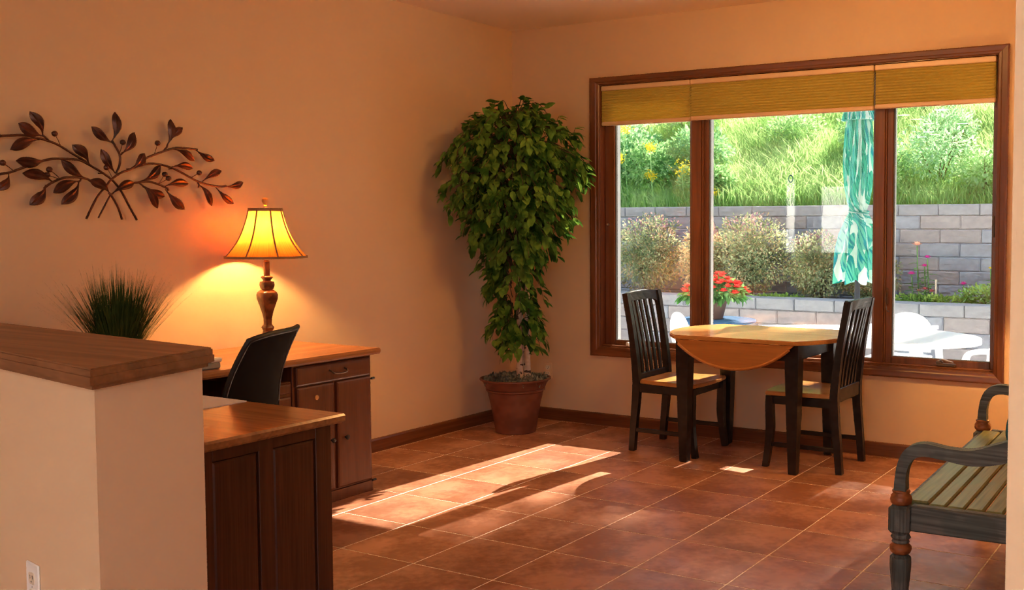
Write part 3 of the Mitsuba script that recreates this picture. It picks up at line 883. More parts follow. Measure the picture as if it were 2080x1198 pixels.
def turned_leg(x, y):
    lg = BP('leg', lathe([(0.017, 0.0), (0.020, 0.015), (0.018, 0.05), (0.024, 0.11), (0.032, 0.19), (0.036, 0.235), (0.035, 0.262), (0.026, 0.270), (0.022, 0.272)], 20, (x, y)), 'm_bench_grey_z', smooth=40)
    BP('ball', lathe([(0.022, 0.272), (0.033, 0.279), (0.037, 0.291), (0.036, 0.300), (0.026, 0.309), (0.024, 0.310)], 20, (x, y)), 'm_bench_ball', lg, smooth=True)
    BP('collar', lathe([(0.024, 0.310), (0.030, 0.314), (0.026, 0.322), (0.034, 0.330), (0.028, 0.340), (0.030, 0.346)], 20, (x, y)), 'm_bench_grey_z', lg, smooth=30)
    BP('block', rbox(x - 0.036, x + 0.036, y - 0.036, y + 0.036, 0.345, 0.440, 0.010), 'm_bench_grey_z', lg)


turned_leg(0, 0)
turned_leg(0, BL)
for y in (0, BL):
    BP('back_post', prism(bar2d([(BD, 0), (BD - 0.01, 0.40), (BD + 0.035, 0.92)], [0.05, 0.055, 0.045]), y - 0.025, y + 0.025, 'xz'), 'm_bench_grey_z')
BP('rail', rbox(0.036, BD - .03, -0.024, 0.012, 0.358, 0.446, 0.005), 'm_bench_grey_x')
BP('rail', rbox(0.036, BD - .03, BL - 0.012, BL + 0.024, 0.358, 0.446, 0.005), 'm_bench_grey_x')
BP('rail', rbox(-0.018, 0.018, 0.036, BL - 0.036, 0.358, 0.431, 0.004), 'm_bench_grey_x')
BP('rail', rbox(BD - 0.04, BD - 0.005, 0.025, BL - 0.025, 0.36, 0.43, 0.004), 'm_bench_grey_x')
edges = [(0.008, 0.082), (0.089, 0.141), (0.148, 0.202), (0.209, 0.263), (0.270, 0.325), (0.332, 0.386), (0.393, 0.448), (0.455, 0.508)]
for k, (a, b_) in enumerate(edges):
    y0, y1 = (0.0135, BL - 0.0135) if k else (0.037, BL - 0.037)
    BP('seat_slat', rbox(a, b_, y0, y1, 0.4315, 0.449, 0.005), 'm_bench_seat')


def bench_arm(y):
    up = 0.44
    a = BP('arm_ball', lathe([(0.026, up), (0.034, up + 0.006), (0.0365, up + 0.018), (0.034, up + 0.030), (0.026, up + 0.039), (0.030, up + 0.043), (0.030, up + 0.048), (0.022, up + 0.052)], 20, (0, y)), 'm_bench_ball', smooth=True)
    cl = [(0.0, up + 0.050), (0.002, up + 0.10), (0.012, up + 0.145), (0.036, up + 0.180), (0.080, up + 0.195), (0.15, up + 0.187), (0.23, up + 0.183), (0.31, up + 0.203), (0.39, up + 0.232), (BD - 0.02, up + 0.250)]
    wd = [0.040, 0.035, 0.037, 0.043, 0.042, 0.040, 0.050, 0.064, 0.060, 0.056]
    m = prism(bar2d(cl, wd, 5), y - 0.024, y + 0.024, 'xz')
    BP('arm', m, 'm_bench_grey_x')


bench_arm(0)
bench_arm(BL)
BP('back_rail', rbox(BD - 0.01, BD + 0.03, 0.025, BL - 0.025, 0.50, 0.56, 0.006), 'm_bench_grey_x')
BP('back_rail', rbox(BD + 0.015, BD + 0.055, 0.025, BL - 0.025, 0.83, 0.91, 0.006), 'm_bench_grey_x')
for k in range(11):
    y = 0.13 + k * 0.116
    BP('back_slat', prism(bar2d([(BD + 0.01, 0.555), (BD + 0.034, 0.835)], [0.018, 0.018]), y - 0.025, y + 0.025, 'xz'), 'm_bench_grey_z')
# cushion leaning in the far corner of the bench


def pillow(w, h, d, n=14):
    u = np.linspace(-1, 1, n)
    U, W = np.meshgrid(u, u)
    th = d / 2 * np.sqrt(np.clip((1 - np.abs(U) ** 2.6) * (1 - np.abs(W) ** 2.6), 0, 1))
    s = 1 - 0.05 * (1 - np.abs(U) ** 2) * np.abs(W) ** 4
    X, Z = U * w / 2 * (1 - 0.06 * (1 - W ** 2) * np.abs(U) ** 4), W * h / 2 * s
    A = np.stack([X, th, Z], -1).reshape(-1, 3)
    Bm = np.stack([X, -th, Z], -1).reshape(-1, 3)
    F, N = [], n * n
    for j in range(n - 1):
        for i in range(n - 1):
            a = j * n + i
            F += [[a, a + n + 1, a + 1], [a, a + n, a + n + 1], [N + a, N + a + 1, N + a + n + 1], [N + a, N + a + n + 1, N + a + n]]
    return trimesh.Trimesh(np.vstack([A, Bm]), F, process=False)


pm = pillow(0.40, 0.40, 0.13)
pm = xform(pm, trimesh.transformations.rotation_matrix(math.radians(30), (1, 0, 0)))
pm = xform(pm, trimesh.transformations.rotation_matrix(math.radians(100), (0, 0, 1)))
tag(put('cushion', move(pm, 3.80, -1.44, 0.449 - pm.bounds[0][2]), 'm_teal', smooth=True), 'teal blue cushion leaning on the back of the bench', 'cushion')

# ------------------------------------------------------------------ metal branch sculpture on the left wall, (y, z) in metres
STEMS= [[[-2.9554, 1.3991], [-2.9911, 1.4592], [-3.029, 1.527], [-3.07, 1.5767], [-3.1197, 1.6112], [-3.1773, 1.642], [-3.1998, 1.6601], [-3.2502, 1.6848], [-3.3157, 1.7214], [-3.3588, 1.7373], [-3.4119, 1.7495], [-3.4744, 1.7566], [-3.5257, 1.7518], [-3.5661, 1.7463], [-3.5962, 1.734]], [[-3.183, 1.6445], [-3.2226, 1.6617], [-3.2508, 1.6657], [-3.3066, 1.6655], [-3.3776, 1.658], [-3.4791, 1.6199], [-3.5362, 1.5966], [-3.5716, 1.589], [-3.6117, 1.5731]], [[-3.0299, 1.4017], [-3.0526, 1.4584], [-3.0841, 1.5115], [-3.0928, 1.5225]], [[-3.1795, 1.5729], [-3.2023, 1.5831], [-3.2534, 1.5867], [-3.3094, 1.5818], [-3.3649, 1.5558], [-3.3926, 1.5336]], [[-3.2024, 1.4039], [-3.1529, 1.496], [-3.1037, 1.5559], [-3.0788, 1.5848], [-3.0292, 1.6178], [-2.9792, 1.6371], [-2.9213, 1.6801], [-2.8562, 1.7097], [-2.7561, 1.7451], [-2.6879, 1.7505], [-2.6185, 1.7475]], [[-2.9792, 1.6371], [-2.922, 1.6581], [-2.8575, 1.6659], [-2.759, 1.6469], [-2.6231, 1.5891], [-2.5161, 1.5699], [-2.4571, 1.5729]], [[-3.1458, 1.4069], [-3.0934, 1.5028], [-3.0718, 1.5202]], [[-2.9688, 1.5716], [-2.8925, 1.5799], [-2.8084, 1.5562], [-2.7889, 1.542]], [[-3.0538, 1.6111], [-3.0373, 1.6514], [-3.0359, 1.6968], [-3.0616, 1.746], [-3.0701, 1.7622]], [[-2.8064, 1.7332], [-2.7856, 1.761]], [[-3.3588, 1.7373], [-3.3901, 1.7642]], [[-3.0297, 1.6999], [-3.0233, 1.7088]], [[-2.9373, 1.5726], [-2.9157, 1.5531]], [[-2.6232, 1.5861], [-2.6204, 1.5618]], [[-3.2225, 1.5796], [-3.2371, 1.5654]]]
LEAVES= [[-3.3876, 1.7591, -3.4423, 1.8597, 0.0422], [-3.3876, 1.7591, -3.4922, 1.806, 0.045], [-3.4015, 1.7423, -3.5288, 1.6924, 0.0422], [-3.3749, 1.6608, -3.508, 1.647, 0.0422], [-3.1828, 1.65, -3.2599, 1.7303, 0.045], [-3.2022, 1.5858, -3.3123, 1.6598, 0.0405], [-3.3484, 1.5617, -3.4825, 1.5963, 0.0422], [-3.3813, 1.5499, -3.4559, 1.4609, 0.045], [-3.2313, 1.5711, -3.3527, 1.516, 0.0422], [-3.2313, 1.5711, -3.3188, 1.4656, 0.0422], [-3.087, 1.517, -3.1852, 1.5782, 0.0422], [-3.0779, 1.5173, -2.9656, 1.5746, 0.0393], [-3.0703, 1.7566, -3.0539, 1.8926, 0.0422], [-3.0675, 1.7512, -3.1687, 1.8172, 0.0393], [-3.0297, 1.6999, -2.9602, 1.8069, 0.0422], [-3.0567, 1.6138, -3.1268, 1.7195, 0.0393], [-2.7892, 1.7548, -2.7686, 1.8844, 0.0405], [-2.7718, 1.7796, -2.7042, 1.8499, 0.0337], [-2.9824, 1.6341, -2.9108, 1.7124, 0.0422], [-2.7595, 1.7419, -2.6412, 1.6898, 0.0337], [-2.6325, 1.7484, -2.5248, 1.6976, 0.0337], [-2.7655, 1.6556, -2.6506, 1.6548, 0.0337], [-2.9307, 1.5815, -2.8284, 1.6585, 0.0393], [-2.8083, 1.5592, -2.6779, 1.5782, 0.0365], [-2.8021, 1.5476, -2.7037, 1.451, 0.0422], [-2.9374, 1.5697, -2.8497, 1.4552, 0.0422], [-2.9187, 1.5588, -2.8098, 1.5119, 0.0393], [-2.5948, 1.5901, -2.4845, 1.6499, 0.0337], [-2.4645, 1.5727, -2.3543, 1.5951, 0.0337], [-2.6234, 1.58, -2.548, 1.4713, 0.0337], [-2.5163, 1.5649, -2.4161, 1.4827, 0.0337], [-3.5364, 1.5889, -3.5864, 1.5204, 0.0365], [-3.556, 1.7496, -3.6307, 1.7291, 0.0422], [-3.6067, 1.5759, -3.6853, 1.5453, 0.0422], [-3.6019, 1.5735, -3.6488, 1.4909, 0.0422], [-3.5912, 1.7369, -3.6577, 1.7824, 0.0422]]
BERRIES= [[-3.3375, 1.7729, -3.3102, 1.7217], [-3.3666, 1.6165, -3.3231, 1.584], [-3.3772, 1.5926, -3.3271, 1.5785], [-3.5625, 1.6355, -3.5205, 1.6076], [-3.1022, 1.6371, -3.0754, 1.5962], [-3.0187, 1.7572, -3.0325, 1.7083], [-2.8402, 1.765, -2.8561, 1.7127], [-2.8066, 1.6183, -2.8376, 1.573], [-2.7872, 1.5995, -2.8343, 1.5731], [-2.6148, 1.6333, -2.6575, 1.6091]]
art = thing('wall_sculpture', 'bronze metal branch sculpture with leaves and berries on the left wall', 'wall art')
for k, s in enumerate(STEMS):
    q = spline([(0.030 + 0.004 * (k % 2), y, z) for y, z in s], 5)
    q[:, 0] += 0.006 * np.sin(np.linspace(0, 3, len(q)))
    put('stem', tube(q, [0.0052] if len(s) > 3 else [0.004], 8), 'm_art', art, smooth=50)


def metal_leaf(y0, z0, y1, z1, w, k):
    n = 14
    t = np.linspace(0, 1, n)
    L = math.hypot(y1 - y0, z1 - z0)
    wd = w / 2 * np.interp(t, [0, 0.12, 0.22, 0.34, 0.46, 0.58, 0.68, 0.78, 0.87, 0.94, 1], [0.08, 0.12, 0.24, 0.52, 0.82, 0.98, 1.0, 0.90, 0.66, 0.36, 0.02])
    d = np.array([y1 - y0, z1 - z0]) / L
    nn = np.array([-d[1], d[0]])
    cv = (0.10 if k % 2 else -0.10) * L
    c = np.array([y0, z0]) + np.outer(t, d) * L + np.outer(cv * np.sin(math.pi * t) * (1 - t * 0.3), nn)
    xs = 0.032 + 0.020 * np.sin(math.pi * t * 0.9)
    front, back = [], []
    for i in range(n):
        for s, dx in ((-1, -0.006), (-0.5, 0.004), (0, -0.001), (0.5, 0.004), (1, -0.006)):
            yz = c[i] + nn * s * wd[i]
            x = xs[i] + dx * min(1, wd[i] / (w / 2) + .1)
            front.append((x, *yz))
            back.append((x - 0.0025, *yz))
    F, N = [], 5 * n
    for i in range(n - 1):
        for j in range(4):
            a = 5 * i + j
            F += [[a, a + 5, a + 6], [a, a + 6, a + 1], [N + a, N + a + 6, N + a + 5], [N + a, N + a + 1, N + a + 6]]
    for i in range(n - 1):
        for e in (0, 4):
            a = 5 * i + e
            F += [[a, N + a, N + a + 5], [a, N + a + 5, a + 5]]
    m = trimesh.Trimesh(front + back, F, process=False)
    m.fix_normals()
    put('leaf', m, 'm_art', art, smooth=40)


for k, (a, b, c, d_, w) in enumerate(LEAVES):
    metal_leaf(a, b, c, d_, w * 1.12, k)
for y, z, sy, sz in BERRIES:
    q = trimesh.creation.icosphere(2, 0.0128)
    q.apply_translation((0.036, y, z))
    bk = put('berry', q, 'm_art', art, smooth=True)
    put('stalk', tube([(0.034, y, z), (0.033, (y + sy) / 2 + 0.002, (z + sz) / 2), (0.032, sy, sz)], 0.0016, 6), 'm_art', bk)
for y, z in (STEMS[0][4], STEMS[4][5], STEMS[5][3], STEMS[1][3]):
    put('standoff', tube([(0.0, y, z), (0.032, y, z)], 0.003, 6), 'm_art', art)

# ------------------------------------------------------------------ wall outlets
def outlet(label, M, dup=True):
    t = thing('wall_outlet', label, 'outlet')
    pl = xform(rbox(-0.0365, 0.0365, -0.006, 0.0, -0.0585, 0.0585, 0.0035), M)
    put('plate', pl, 'm_white' if dup else 'm_rail', t)
    for s in (-1, 1):
        f = put('receptacle', xform(prism(rounded([(-.017, s * .0215 - .0145), (.017, s * .0215 - .0145), (.017, s * .0215 + .0145), (-.017, s * .0215 + .0145)], 0.008), -0.0078, -0.005, 'xz'), M), 'm_cream', t)
        for x, w in ((-0.0065, 0.0022), (0.0065, 0.0028)):
            put('slot', xform(bx(x - w / 2, x + w / 2, -0.0082, -0.0079, s * .0215 - 0.001, s * .0215 + 0.008), M), 'm_black', f)
        put('slot', xform(bx(-0.0022, 0.0022, -0.0082, -0.0079, s * .0215 - 0.0095, s * .0215 - 0.0055), M), 'm_black', f)
    put('screw', xform(bx(-0.002, 0.002, -0.0068, -0.006, -0.002, 0.002), M), 'm_steel', t)


M = np.eye(4)
M[:3, 3] = (0.297, -0.0005, 0.345)
outlet('tan wall outlet low on the back wall behind the plant pot', M, False)
dv = np.array([HW[0][0] - HW[3][0], HW[0][1] - HW[3][1]])
dv /= np.linalg.norm(dv)
M = np.eye(4)
M[:3, 0], M[:3, 1] = (dv[0], dv[1], 0), (-dv[1], dv[0], 0)
# on the front face of the half wall (set in from the cap by 24 mm)
fn = np.array([dv[1], -dv[0]])
p = np.array(HW[0]) + dv * -0.405
p = p - fn * 0.0243
M[:3, 3] = (p[0], p[1], 0.502)
outlet('white wall outlet low on the half wall in front', M)

# ------------------------------------------------------------------ potted grass on the desk
gp = thing('potted_grass', 'bushy dark green artificial grass on the desk behind the half wall', 'plant')
GX, GY = 0.36, -3.285
put('pot', lathe([(0.06, 0.744), (0.065, 0.748), (0.085, 0.812), (0.088, 0.822), (0.080, 0.822), (0.078, 0.806), (0.0, 0.806)], 24, (GX, GY)), 'm_black', gp, smooth=40)
rs = np.random.RandomState(3)
GV, GF, off = [], [], 0
for k in range(1150):
    a = rs.uniform(0, 2 * math.pi)
    rad = 0.066 * math.sqrt(rs.uniform())
    h = rs.uniform(0.22, 0.40) * (1 + 0.12 * rs.randn() * 0.5)
    tilt = (rs.uniform(0.02, 0.75) ** 1.0) * (0.35 + 0.65 * rad / 0.066)
    az = a + rs.uniform(-0.5, 0.5)
    base = np.array([GX + rad * math.cos(a), GY + rad * math.sin(a), 0.806])
    dirh = np.array([math.cos(az), math.sin(az), 0])
    w = rs.uniform(0.0013, 0.0026)
    side = np.array([-dirh[1], dirh[0], 0]) * w
    pts = []
    for t in (0, 0.35, 0.7, 1.0):
        q = base + dirh * (math.sin(tilt) * h * (t + 0.35 * tilt * t * t)) + np.array([0, 0, h * (t * math.cos(tilt * 0.75) - 0.16 * tilt * t * t)])
        q[0] = max(q[0], 0.012)
        pts.append(q)
    for q, s in zip(pts[:3], (1, 0.85, 0.6)):
        GV += [q - side * s, q + side * s]
    GV.append(pts[3])
    GF += [[off, off + 1, off + 3], [off, off + 3, off + 2], [off + 2, off + 3, off + 5], [off + 2, off + 5, off + 4], [off + 4, off + 5, off + 6]]
    off += 7
put('grass_blades', (np.array(GV), np.array(GF)), 'm_grassblade', gp, kind='stuff')

# ------------------------------------------------------------------ artificial tree in its pot in the corner
ft = thing('potted_tree', 'tall leafy artificial ficus tree in a brown pot in the corner', 'plant')
PX, PY = 0.365, -0.475
potm = lathe([(0.128, 0.0), (0.134, 0.004), (0.150, 0.10), (0.168, 0.20), (0.186, 0.272), (0.196, 0.280), (0.197, 0.288), (0.190, 0.293), (0.198, 0.300), (0.210, 0.330), (0.228, 0.350), (0.236, 0.352), (0.236, 0.360), (0.226, 0.362), (0.214, 0.345), (0.205, 0.328), (0.0, 0.326)], 48, (PX, PY))
put('pot', potm, 'm_pot', ft, smooth=30, label='brown plastic plant pot')
rs = np.random.RandomState(5)
mv, mf = leaf_mesh(1, 0.5, 0.3, 0.5)
mats = []
for k in range(1500):
    a, q = rs.uniform(0, 2 * math.pi), 0.205 * math.sqrt(rs.uniform())
    R = trimesh.transformations.euler_matrix(*rs.uniform(0, 6.28, 3))[:3, :3]
    z = 0.338 + 0.022 * (1 - q / 0.205) + rs.uniform(0, 0.02)
    mats.append(mat4(R, (PX + q * math.cos(a), PY + q * math.sin(a), z), rs.uniform(0.016, 0.034)))
put('moss', scatter_mesh(mv, mf, mats), 'm_moss', ft, kind='stuff')
trunks = []
for (x0, y0, x1, y1, zt) in ((0.405, -0.49, 0.385, -0.485, 1.75), (0.385, -0.445, 0.345, -0.43, 1.55), (0.44, -0.455, 0.43, -0.44, 1.2)):
    q = spline([(x0 + 0.01, y0, 0.33), (x0, y0 + 0.01, 0.55), ((x0 + x1) / 2 + 0.012, (y0 + y1) / 2, 0.9), (x1, y1, 1.25), (x1 - 0.02, y1 - 0.02, zt)], 6)
    trunks.append(q)
    put('trunk', tube(q, np.interp(np.linspace(0, 1, len(q)), [0, 0.15, 1], [0.026, 0.021, 0.008]), 12), 'm_birch', ft, smooth=True)
AX, AY = 0.42, -0.54
prof_z = np.array([0.52, 0.60, 0.72, 0.85, 1.0, 1.12, 1.25, 1.36, 1.48, 1.62, 1.76, 1.90, 2.00, 2.06, 2.11])
prof_r = np.array([0.14, 0.18, 0.19, 0.18, 0.18, 0.18, 0.21, 0.29, 0.39, 0.45, 0.48, 0.46, 0.36, 0.24, 0.10])
lv, lf_ = leaf_mesh(1.0, 0.56, 0.22, 0.22)
twigs, LM = [], []
for k in range(290):
    z = rs.choice([rs.uniform(0.60, 1.25), rs.uniform(1.25, 2.06)], p=[0.23, 0.77])
    R0 = np.interp(z, prof_z, prof_r) * rs.uniform(0.72, 1.04)
    a = rs.uniform(0, 2 * math.pi)
    cx_, cy_ = AX + 0.05 * (z < 1.2) * -0.6, AY + 0.03 * (z < 1.2)
    top = rs.uniform(0.02, 0.14)
    p0 = np.array([cx_ + 0.02 * math.cos(a), cy_ + 0.02 * math.sin(a), z - 0.02])
    p1 = np.array([cx_ + 0.5 * R0 * math.cos(a), cy_ + 0.5 * R0 * math.sin(a), z + top])
    p2 = np.array([cx_ + 0.92 * R0 * math.cos(a), cy_ + 0.92 * R0 * math.sin(a), z + top * 0.3 - 0.03])
    drop = rs.uniform(0.02, 0.16) if z < 1.95 else rs.uniform(-0.05, 0.02)
    p3 = p2 + np.array([0.04 * math.cos(a), 0.04 * math.sin(a), -drop])
    q = spline([p0, p1, p2, p3], 5)
    q[:, 0] = np.maximum(q[:, 0], 0.035)
    q[:, 1] = np.minimum(q[:, 1], -0.035)
    twigs.append(tube(q, np.linspace(0.0035, 0.0012, len(q)), 4, closed_ends=False))
    for i in range(4, len(q)):
        for s in range(2 if i < len(q) - 1 else 1):
            if rs.uniform() < 0.30:
                continue
            out = np.array([math.cos(a + rs.uniform(-1.1, 1.1)), math.sin(a + rs.uniform(-1.1, 1.1)), 0])
            fwd = out * rs.uniform(0.25, 1.0) + np.array([0, 0, -rs.uniform(0.10, 0.9)])
            if z > 1.95 and rs.uniform() < 0.5:
                fwd[2] = rs.uniform(-0.1, 0.35)
            up = np.array([0, 0, 1.0]) + out * rs.uniform(0.3, 1.2) + rs.randn(3) * 0.25
            Rm = basis(fwd, up)
            ln = rs.uniform(0.056, 0.086)
            pos = q[i] + rs.randn(3) * 0.008
            tip = pos + Rm[:, 0] * ln
            if min(pos[0], tip[0]) < 0.03 or max(pos[1], tip[1]) > -0.03 or tip[2] < 0.5:
                continue
            LM.append(mat4(Rm, pos, ln))
LM.sort(key=lambda m: np.linalg.norm(m[:3, 3] - C0))
put('twigs', cat_(*twigs), 'm_twig', ft)
one = mikit.ply((lv, lf_), 'm_ficus')
for m in LM[:290]:
    put('leaf', None, None, ft, ply=one, M=m)
put('foliage', scatter_mesh(lv, lf_, LM[290:]), 'm_ficus', ft, kind='stuff')

# ------------------------------------------------------------------ lamps out of the frame: bowl lamp on the dining room ceiling, standing lamp in the right corner, lights of the room behind
bl_ = thing('ceiling_lamp', 'white glass bowl lamp on the dining room ceiling', 'lamp')
put('plate', lathe([(0.08, 2.700), (0.08, 2.738), (0.05, 2.7395)], 24, (2.45, -1.45)), 'm_brass', bl_, smooth=40)
bw = lathe([(0.0, 2.570), (0.06, 2.576), (0.12, 2.595), (0.165, 2.630), (0.185, 2.672), (0.187, 2.690), (0.10, 2.698)], 32, (2.45, -1.45))
put('bowl', bw, 'm_white', bl_, smooth=True, emitter={'type': 'area', 'radiance': rgb(*[CEILING_LAMP * c for c in WARM]), 'sampling_weight': 4.0})
fl = thing('floor_lamp', 'standing lamp in the right corner behind the bench', 'lamp')
put('base', lathe([(0.13, 0.0), (0.13, 0.015), (0.03, 0.03), (0.011, 0.04), (0.011, 1.02)], 24, (3.90, -0.42)), 'm_bronze', fl, smooth=30)
q = trimesh.creation.icosphere(2, 0.035)
q.apply_translation((3.90, -0.42, 1.10))
put('bulb', q, 'm_white', fl, smooth=True, emitter={'type': 'area', 'radiance': rgb(*[FLOOR_BULB * c for c in WARM]), 'sampling_weight': 3.0})
sv, sf = lathe([(0.20, 1.00), (0.14, 1.26)], 32, (3.90, -0.42)).vertices, [[j, (j + 1) % 32, 32 + (j + 1) % 32] for j in range(32)] + [[j, 32 + (j + 1) % 32, 32 + j] for j in range(32)]
put('shade', (np.array(sv)[:64], np.array(sf)), 'm_floorshade', fl, smooth=True)
for x, y in ((0.80, -6.85), (0.80, -7.45), (0.77, -8.15), (0.40, -9.9), (0.30, -11.6)):
    t = thing('recessed_lamp', 'small round recessed ceiling lamp of the room behind', 'lamp', 'recessed lamps behind')
    put('trim', lathe([(0.075, 2.737), (0.095, 2.732), (0.098, 2.7395)], 24, (x, y)), 'm_white', t, smooth=40)
    put('lens', lathe([(0.0, 2.7345), (0.074, 2.7345), (0.074, 2.7385)], 24, (x, y)), 'm_white', t, emitter={'type': 'area', 'radiance': rgb(*[CAN_LAMP * c for c in WARM]), 'sampling_weight': 0.3})
for x, y in ((1.17, -8.37), (0.43, -9.43), (1.35, -6.49), (0.10, -10.3)):
    t = thing('recessed_lamp', 'small round white recessed ceiling lamp of the room behind', 'lamp', 'white recessed lamps behind')
    put('trim', lathe([(0.075, 2.737), (0.095, 2.732), (0.098, 2.7395)], 24, (x, y)), 'm_white', t, smooth=40)
    put('lens', lathe([(0.0, 2.7345), (0.074, 2.7345), (0.074, 2.7385)], 24, (x, y)), 'm_white', t, emitter={'type': 'area', 'radiance': rgb(CAN_LAMP * .9, CAN_LAMP, CAN_LAMP * 1.1), 'sampling_weight': 0.3})
for x, y in ((6.4, -7.6), (5.0, -9.6), (6.6, -11.4)):
    t = thing('ceiling_panel', 'square neutral ceiling light of the room behind', 'lamp', 'ceiling panels behind')
    put('frame', cat_(bx(x - .62, x + .62, y - .62, y - .6, 2.72, 2.739), bx(x - .62, x + .62, y + .6, y + .62, 2.72, 2.739), bx(x - .62, x - .6, y - .6, y + .6, 2.72, 2.739), bx(x + .6, x + .62, y - .6, y + .6, 2.72, 2.739)), 'm_white', t)
    put('diffuser', bx(x - .6, x + .6, y - .6, y + .6, 2.725, 2.739), 'm_white', t, emitter={'type': 'area', 'radiance': rgb(DAY_PANEL * 0.86, DAY_PANEL, DAY_PANEL * 1.2), 'sampling_weight': 1.0})

# ------------------------------------------------------------------ outside: patio, two block walls, planting bed, hill
PZ = -0.15
struct('patio', bx(-5.0, 6.5, 0.19, 4.5, -0.4, PZ), 'm_patio')
rs = np.random.RandomState(21)


def block_mesh(l, h, d, seed, rough=0.012, cap=False):
    """Split-face concrete block: front face at y = 0 (bevelled edges, rough centre), depth d along +y, x from 0 to l, z from 0 to h."""
    r_ = np.random.RandomState(seed)
    b = 0.012 if not cap else 0.008
    xs, zs = np.array([0, b, l * 0.33, l * 0.67, l - b, l]), np.array([0, b, h * 0.5, h - b, h])
    V = np.zeros((5, 6, 3))
    for j in range(5):
        for i in range(6):
            edge = i in (0, 5) or j in (0, 4)
            V[j, i] = (xs[i], 0.008 if edge else -r_.uniform(0.0, 1.0) * rough, zs[j])
    P = V.reshape(-1, 3)
    F = []
    for j in range(4):
        for i in range(5):
            a = j * 6 + i
            F += [[a, a + 1, a + 7], [a, a + 7, a + 6]] if (i + j) % 2 else [[a, a + 1, a + 6], [a + 1, a + 7, a + 6]]
    bk = len(P)
    P = np.vstack([P, [(0, d, 0), (l, d, 0), (l, d, h), (0, d, h)]])
    c = [0, 5, 29, 24]
    for k in range(4):
        a, b2 = c[k], c[(k + 1) % 4]
        e, f = bk + k, bk + (k + 1) % 4
        F += [[a, e, f], [a, f, b2]]
    return P, np.array(F)


def block_wall(name, label, y0, ztop, rows, x0, x1, bl=0.4445, bh=0.152, batter=0.012):
    w = thing(name, label, 'retaining wall')
    variants = [[mikit.ply(block_mesh(bl - 0.004, bh - 0.003, 0.25, s * 7 + k), m) for k in range(4)] for s, m in enumerate(('m_block_grey', 'm_block_tan'))]
    caps = [mikit.ply(block_mesh(bl - 0.006, bh - 0.030, 0.32, 50 + k, 0.008, True), 'm_block_cap') for k in range(4)]
    n = int((x1 - x0) / bl)
    zc = ztop - (bh - 0.030)
    for i in range(n + 1):
        put('cap_block', None, None, w, ply=caps[i % 4], M=mat4(np.eye(3), (x0 + i * bl, y0 - 0.025, zc)))
    for j in range(rows):
        z = zc - bh * (j + 1)
        for i in range(n + 1):
            x = x0 + i * bl + (0.5 * bl if j % 2 == 0 else 0.0) + 0.02
            put('block', None, None, w, ply=variants[0 if rs.uniform() < (0.8 if ztop > 1 else 0.3) else 1][rs.randint(4)], M=mat4(np.eye(3), (x, y0 - batter * (j + 1) + rs.uniform(-0.004, 0.004), z)))
    return w


block_wall('retaining_wall', 'low concrete block wall with pale caps in front of the shrubs', 4.42, 0.575, 5, -3.6, 3.8)
block_wall('retaining_wall', 'tall grey concrete block wall below the grassy hill', 5.56, 1.59, 8, -4.6, 4.0)
k = struct('planting_bed', bx(-5.0, 6.5, 4.62, 5.60, -0.4, 0.49), 'm_mulch')


def hill_z(x, y):
    P = np.stack([np.asarray(x) * 0.35, np.asarray(y) * 0.35, np.zeros_like(np.asarray(x, float))], -1)
    return 1.50 + 0.46 * (y - 5.85) + 0.35 * (meshkit.fbm(P, 3, 2) - 0.5) * np.clip((y - 5.85) * 0.6, 0, 1)


gx, gy = np.meshgrid(np.linspace(-16, 9, 70), np.concatenate([[5.84], np.linspace(5.85, 13, 40), [16, 20, 24]]))
gz = hill_z(gx, gy)
gz[0] = 0.3
HVt = np.stack([gx, gy, gz], -1).reshape(-1, 3)
HF, nx = [], gx.shape[1]
for j in range(gx.shape[0] - 1):
    for i in range(nx - 1):
        a = j * nx + i
        HF += [[a, a + 1, a + nx + 1], [a, a + nx + 1, a + nx]]
struct('hillside', (HVt, np.array(HF)), 'm_hillsoil', smooth=True)


def blades(n, x0, x1, y0, y1, hmin, hmax, w, seed, lean=0.5, dens=None):
    r_ = np.random.RandomState(seed)
    x, y = r_.uniform(x0, x1, n), r_.uniform(y0, y1, n)
    if dens is not None:
        keep = r_.uniform(size=n) < dens(x, y)
        x, y = x[keep], y[keep]
    n = len(x)
    z = hill_z(x, y) - 0.02
    h = r_.uniform(hmin, hmax, n) * (0.6 + 0.8 * meshkit.fbm(np.stack([x, y, 0 * x], -1) * 1.4, 2, 9))
    a = r_.uniform(0, 2 * math.pi, n)
    ln = r_.uniform(0.1, lean, n) * h * 1.4
    dx, dy = np.cos(a), np.sin(a) - 0.3
    s = r_.uniform(0, 2 * math.pi, n)
    sx, sy = np.cos(s) * w, np.sin(s) * w
    V = np.zeros((n, 5, 3))
    for k, (t, ww) in enumerate(((0, 1.0), (0.6, 0.8))):
        cx_, cy_, cz_ = x + dx * ln * t * t, y + dy * ln * t * t, z + h * t
        V[:, 2 * k] = np.stack([cx_ - sx * ww, cy_ - sy * ww, cz_], -1)
        V[:, 2 * k + 1] = np.stack([cx_ + sx * ww, cy_ + sy * ww, cz_], -1)
    V[:, 4] = np.stack([x + dx * ln, y + dy * ln, z + h * 0.92], -1)
    F = np.array([[0, 1, 3], [0, 3, 2], [2, 3, 4]])
    return V.reshape(-1, 3), (F[None] + 5 * np.arange(n)[:, None, None]).reshape(-1, 3)


tag(put('hill_grass', blades(110000, -6.5, 3.4, 5.95, 12.0, 0.12, 0.33, 0.006, 31, 0.7), 'm_hillgrass'), 'long bright green grass covering the sunny hillside', 'grass', kind='stuff')


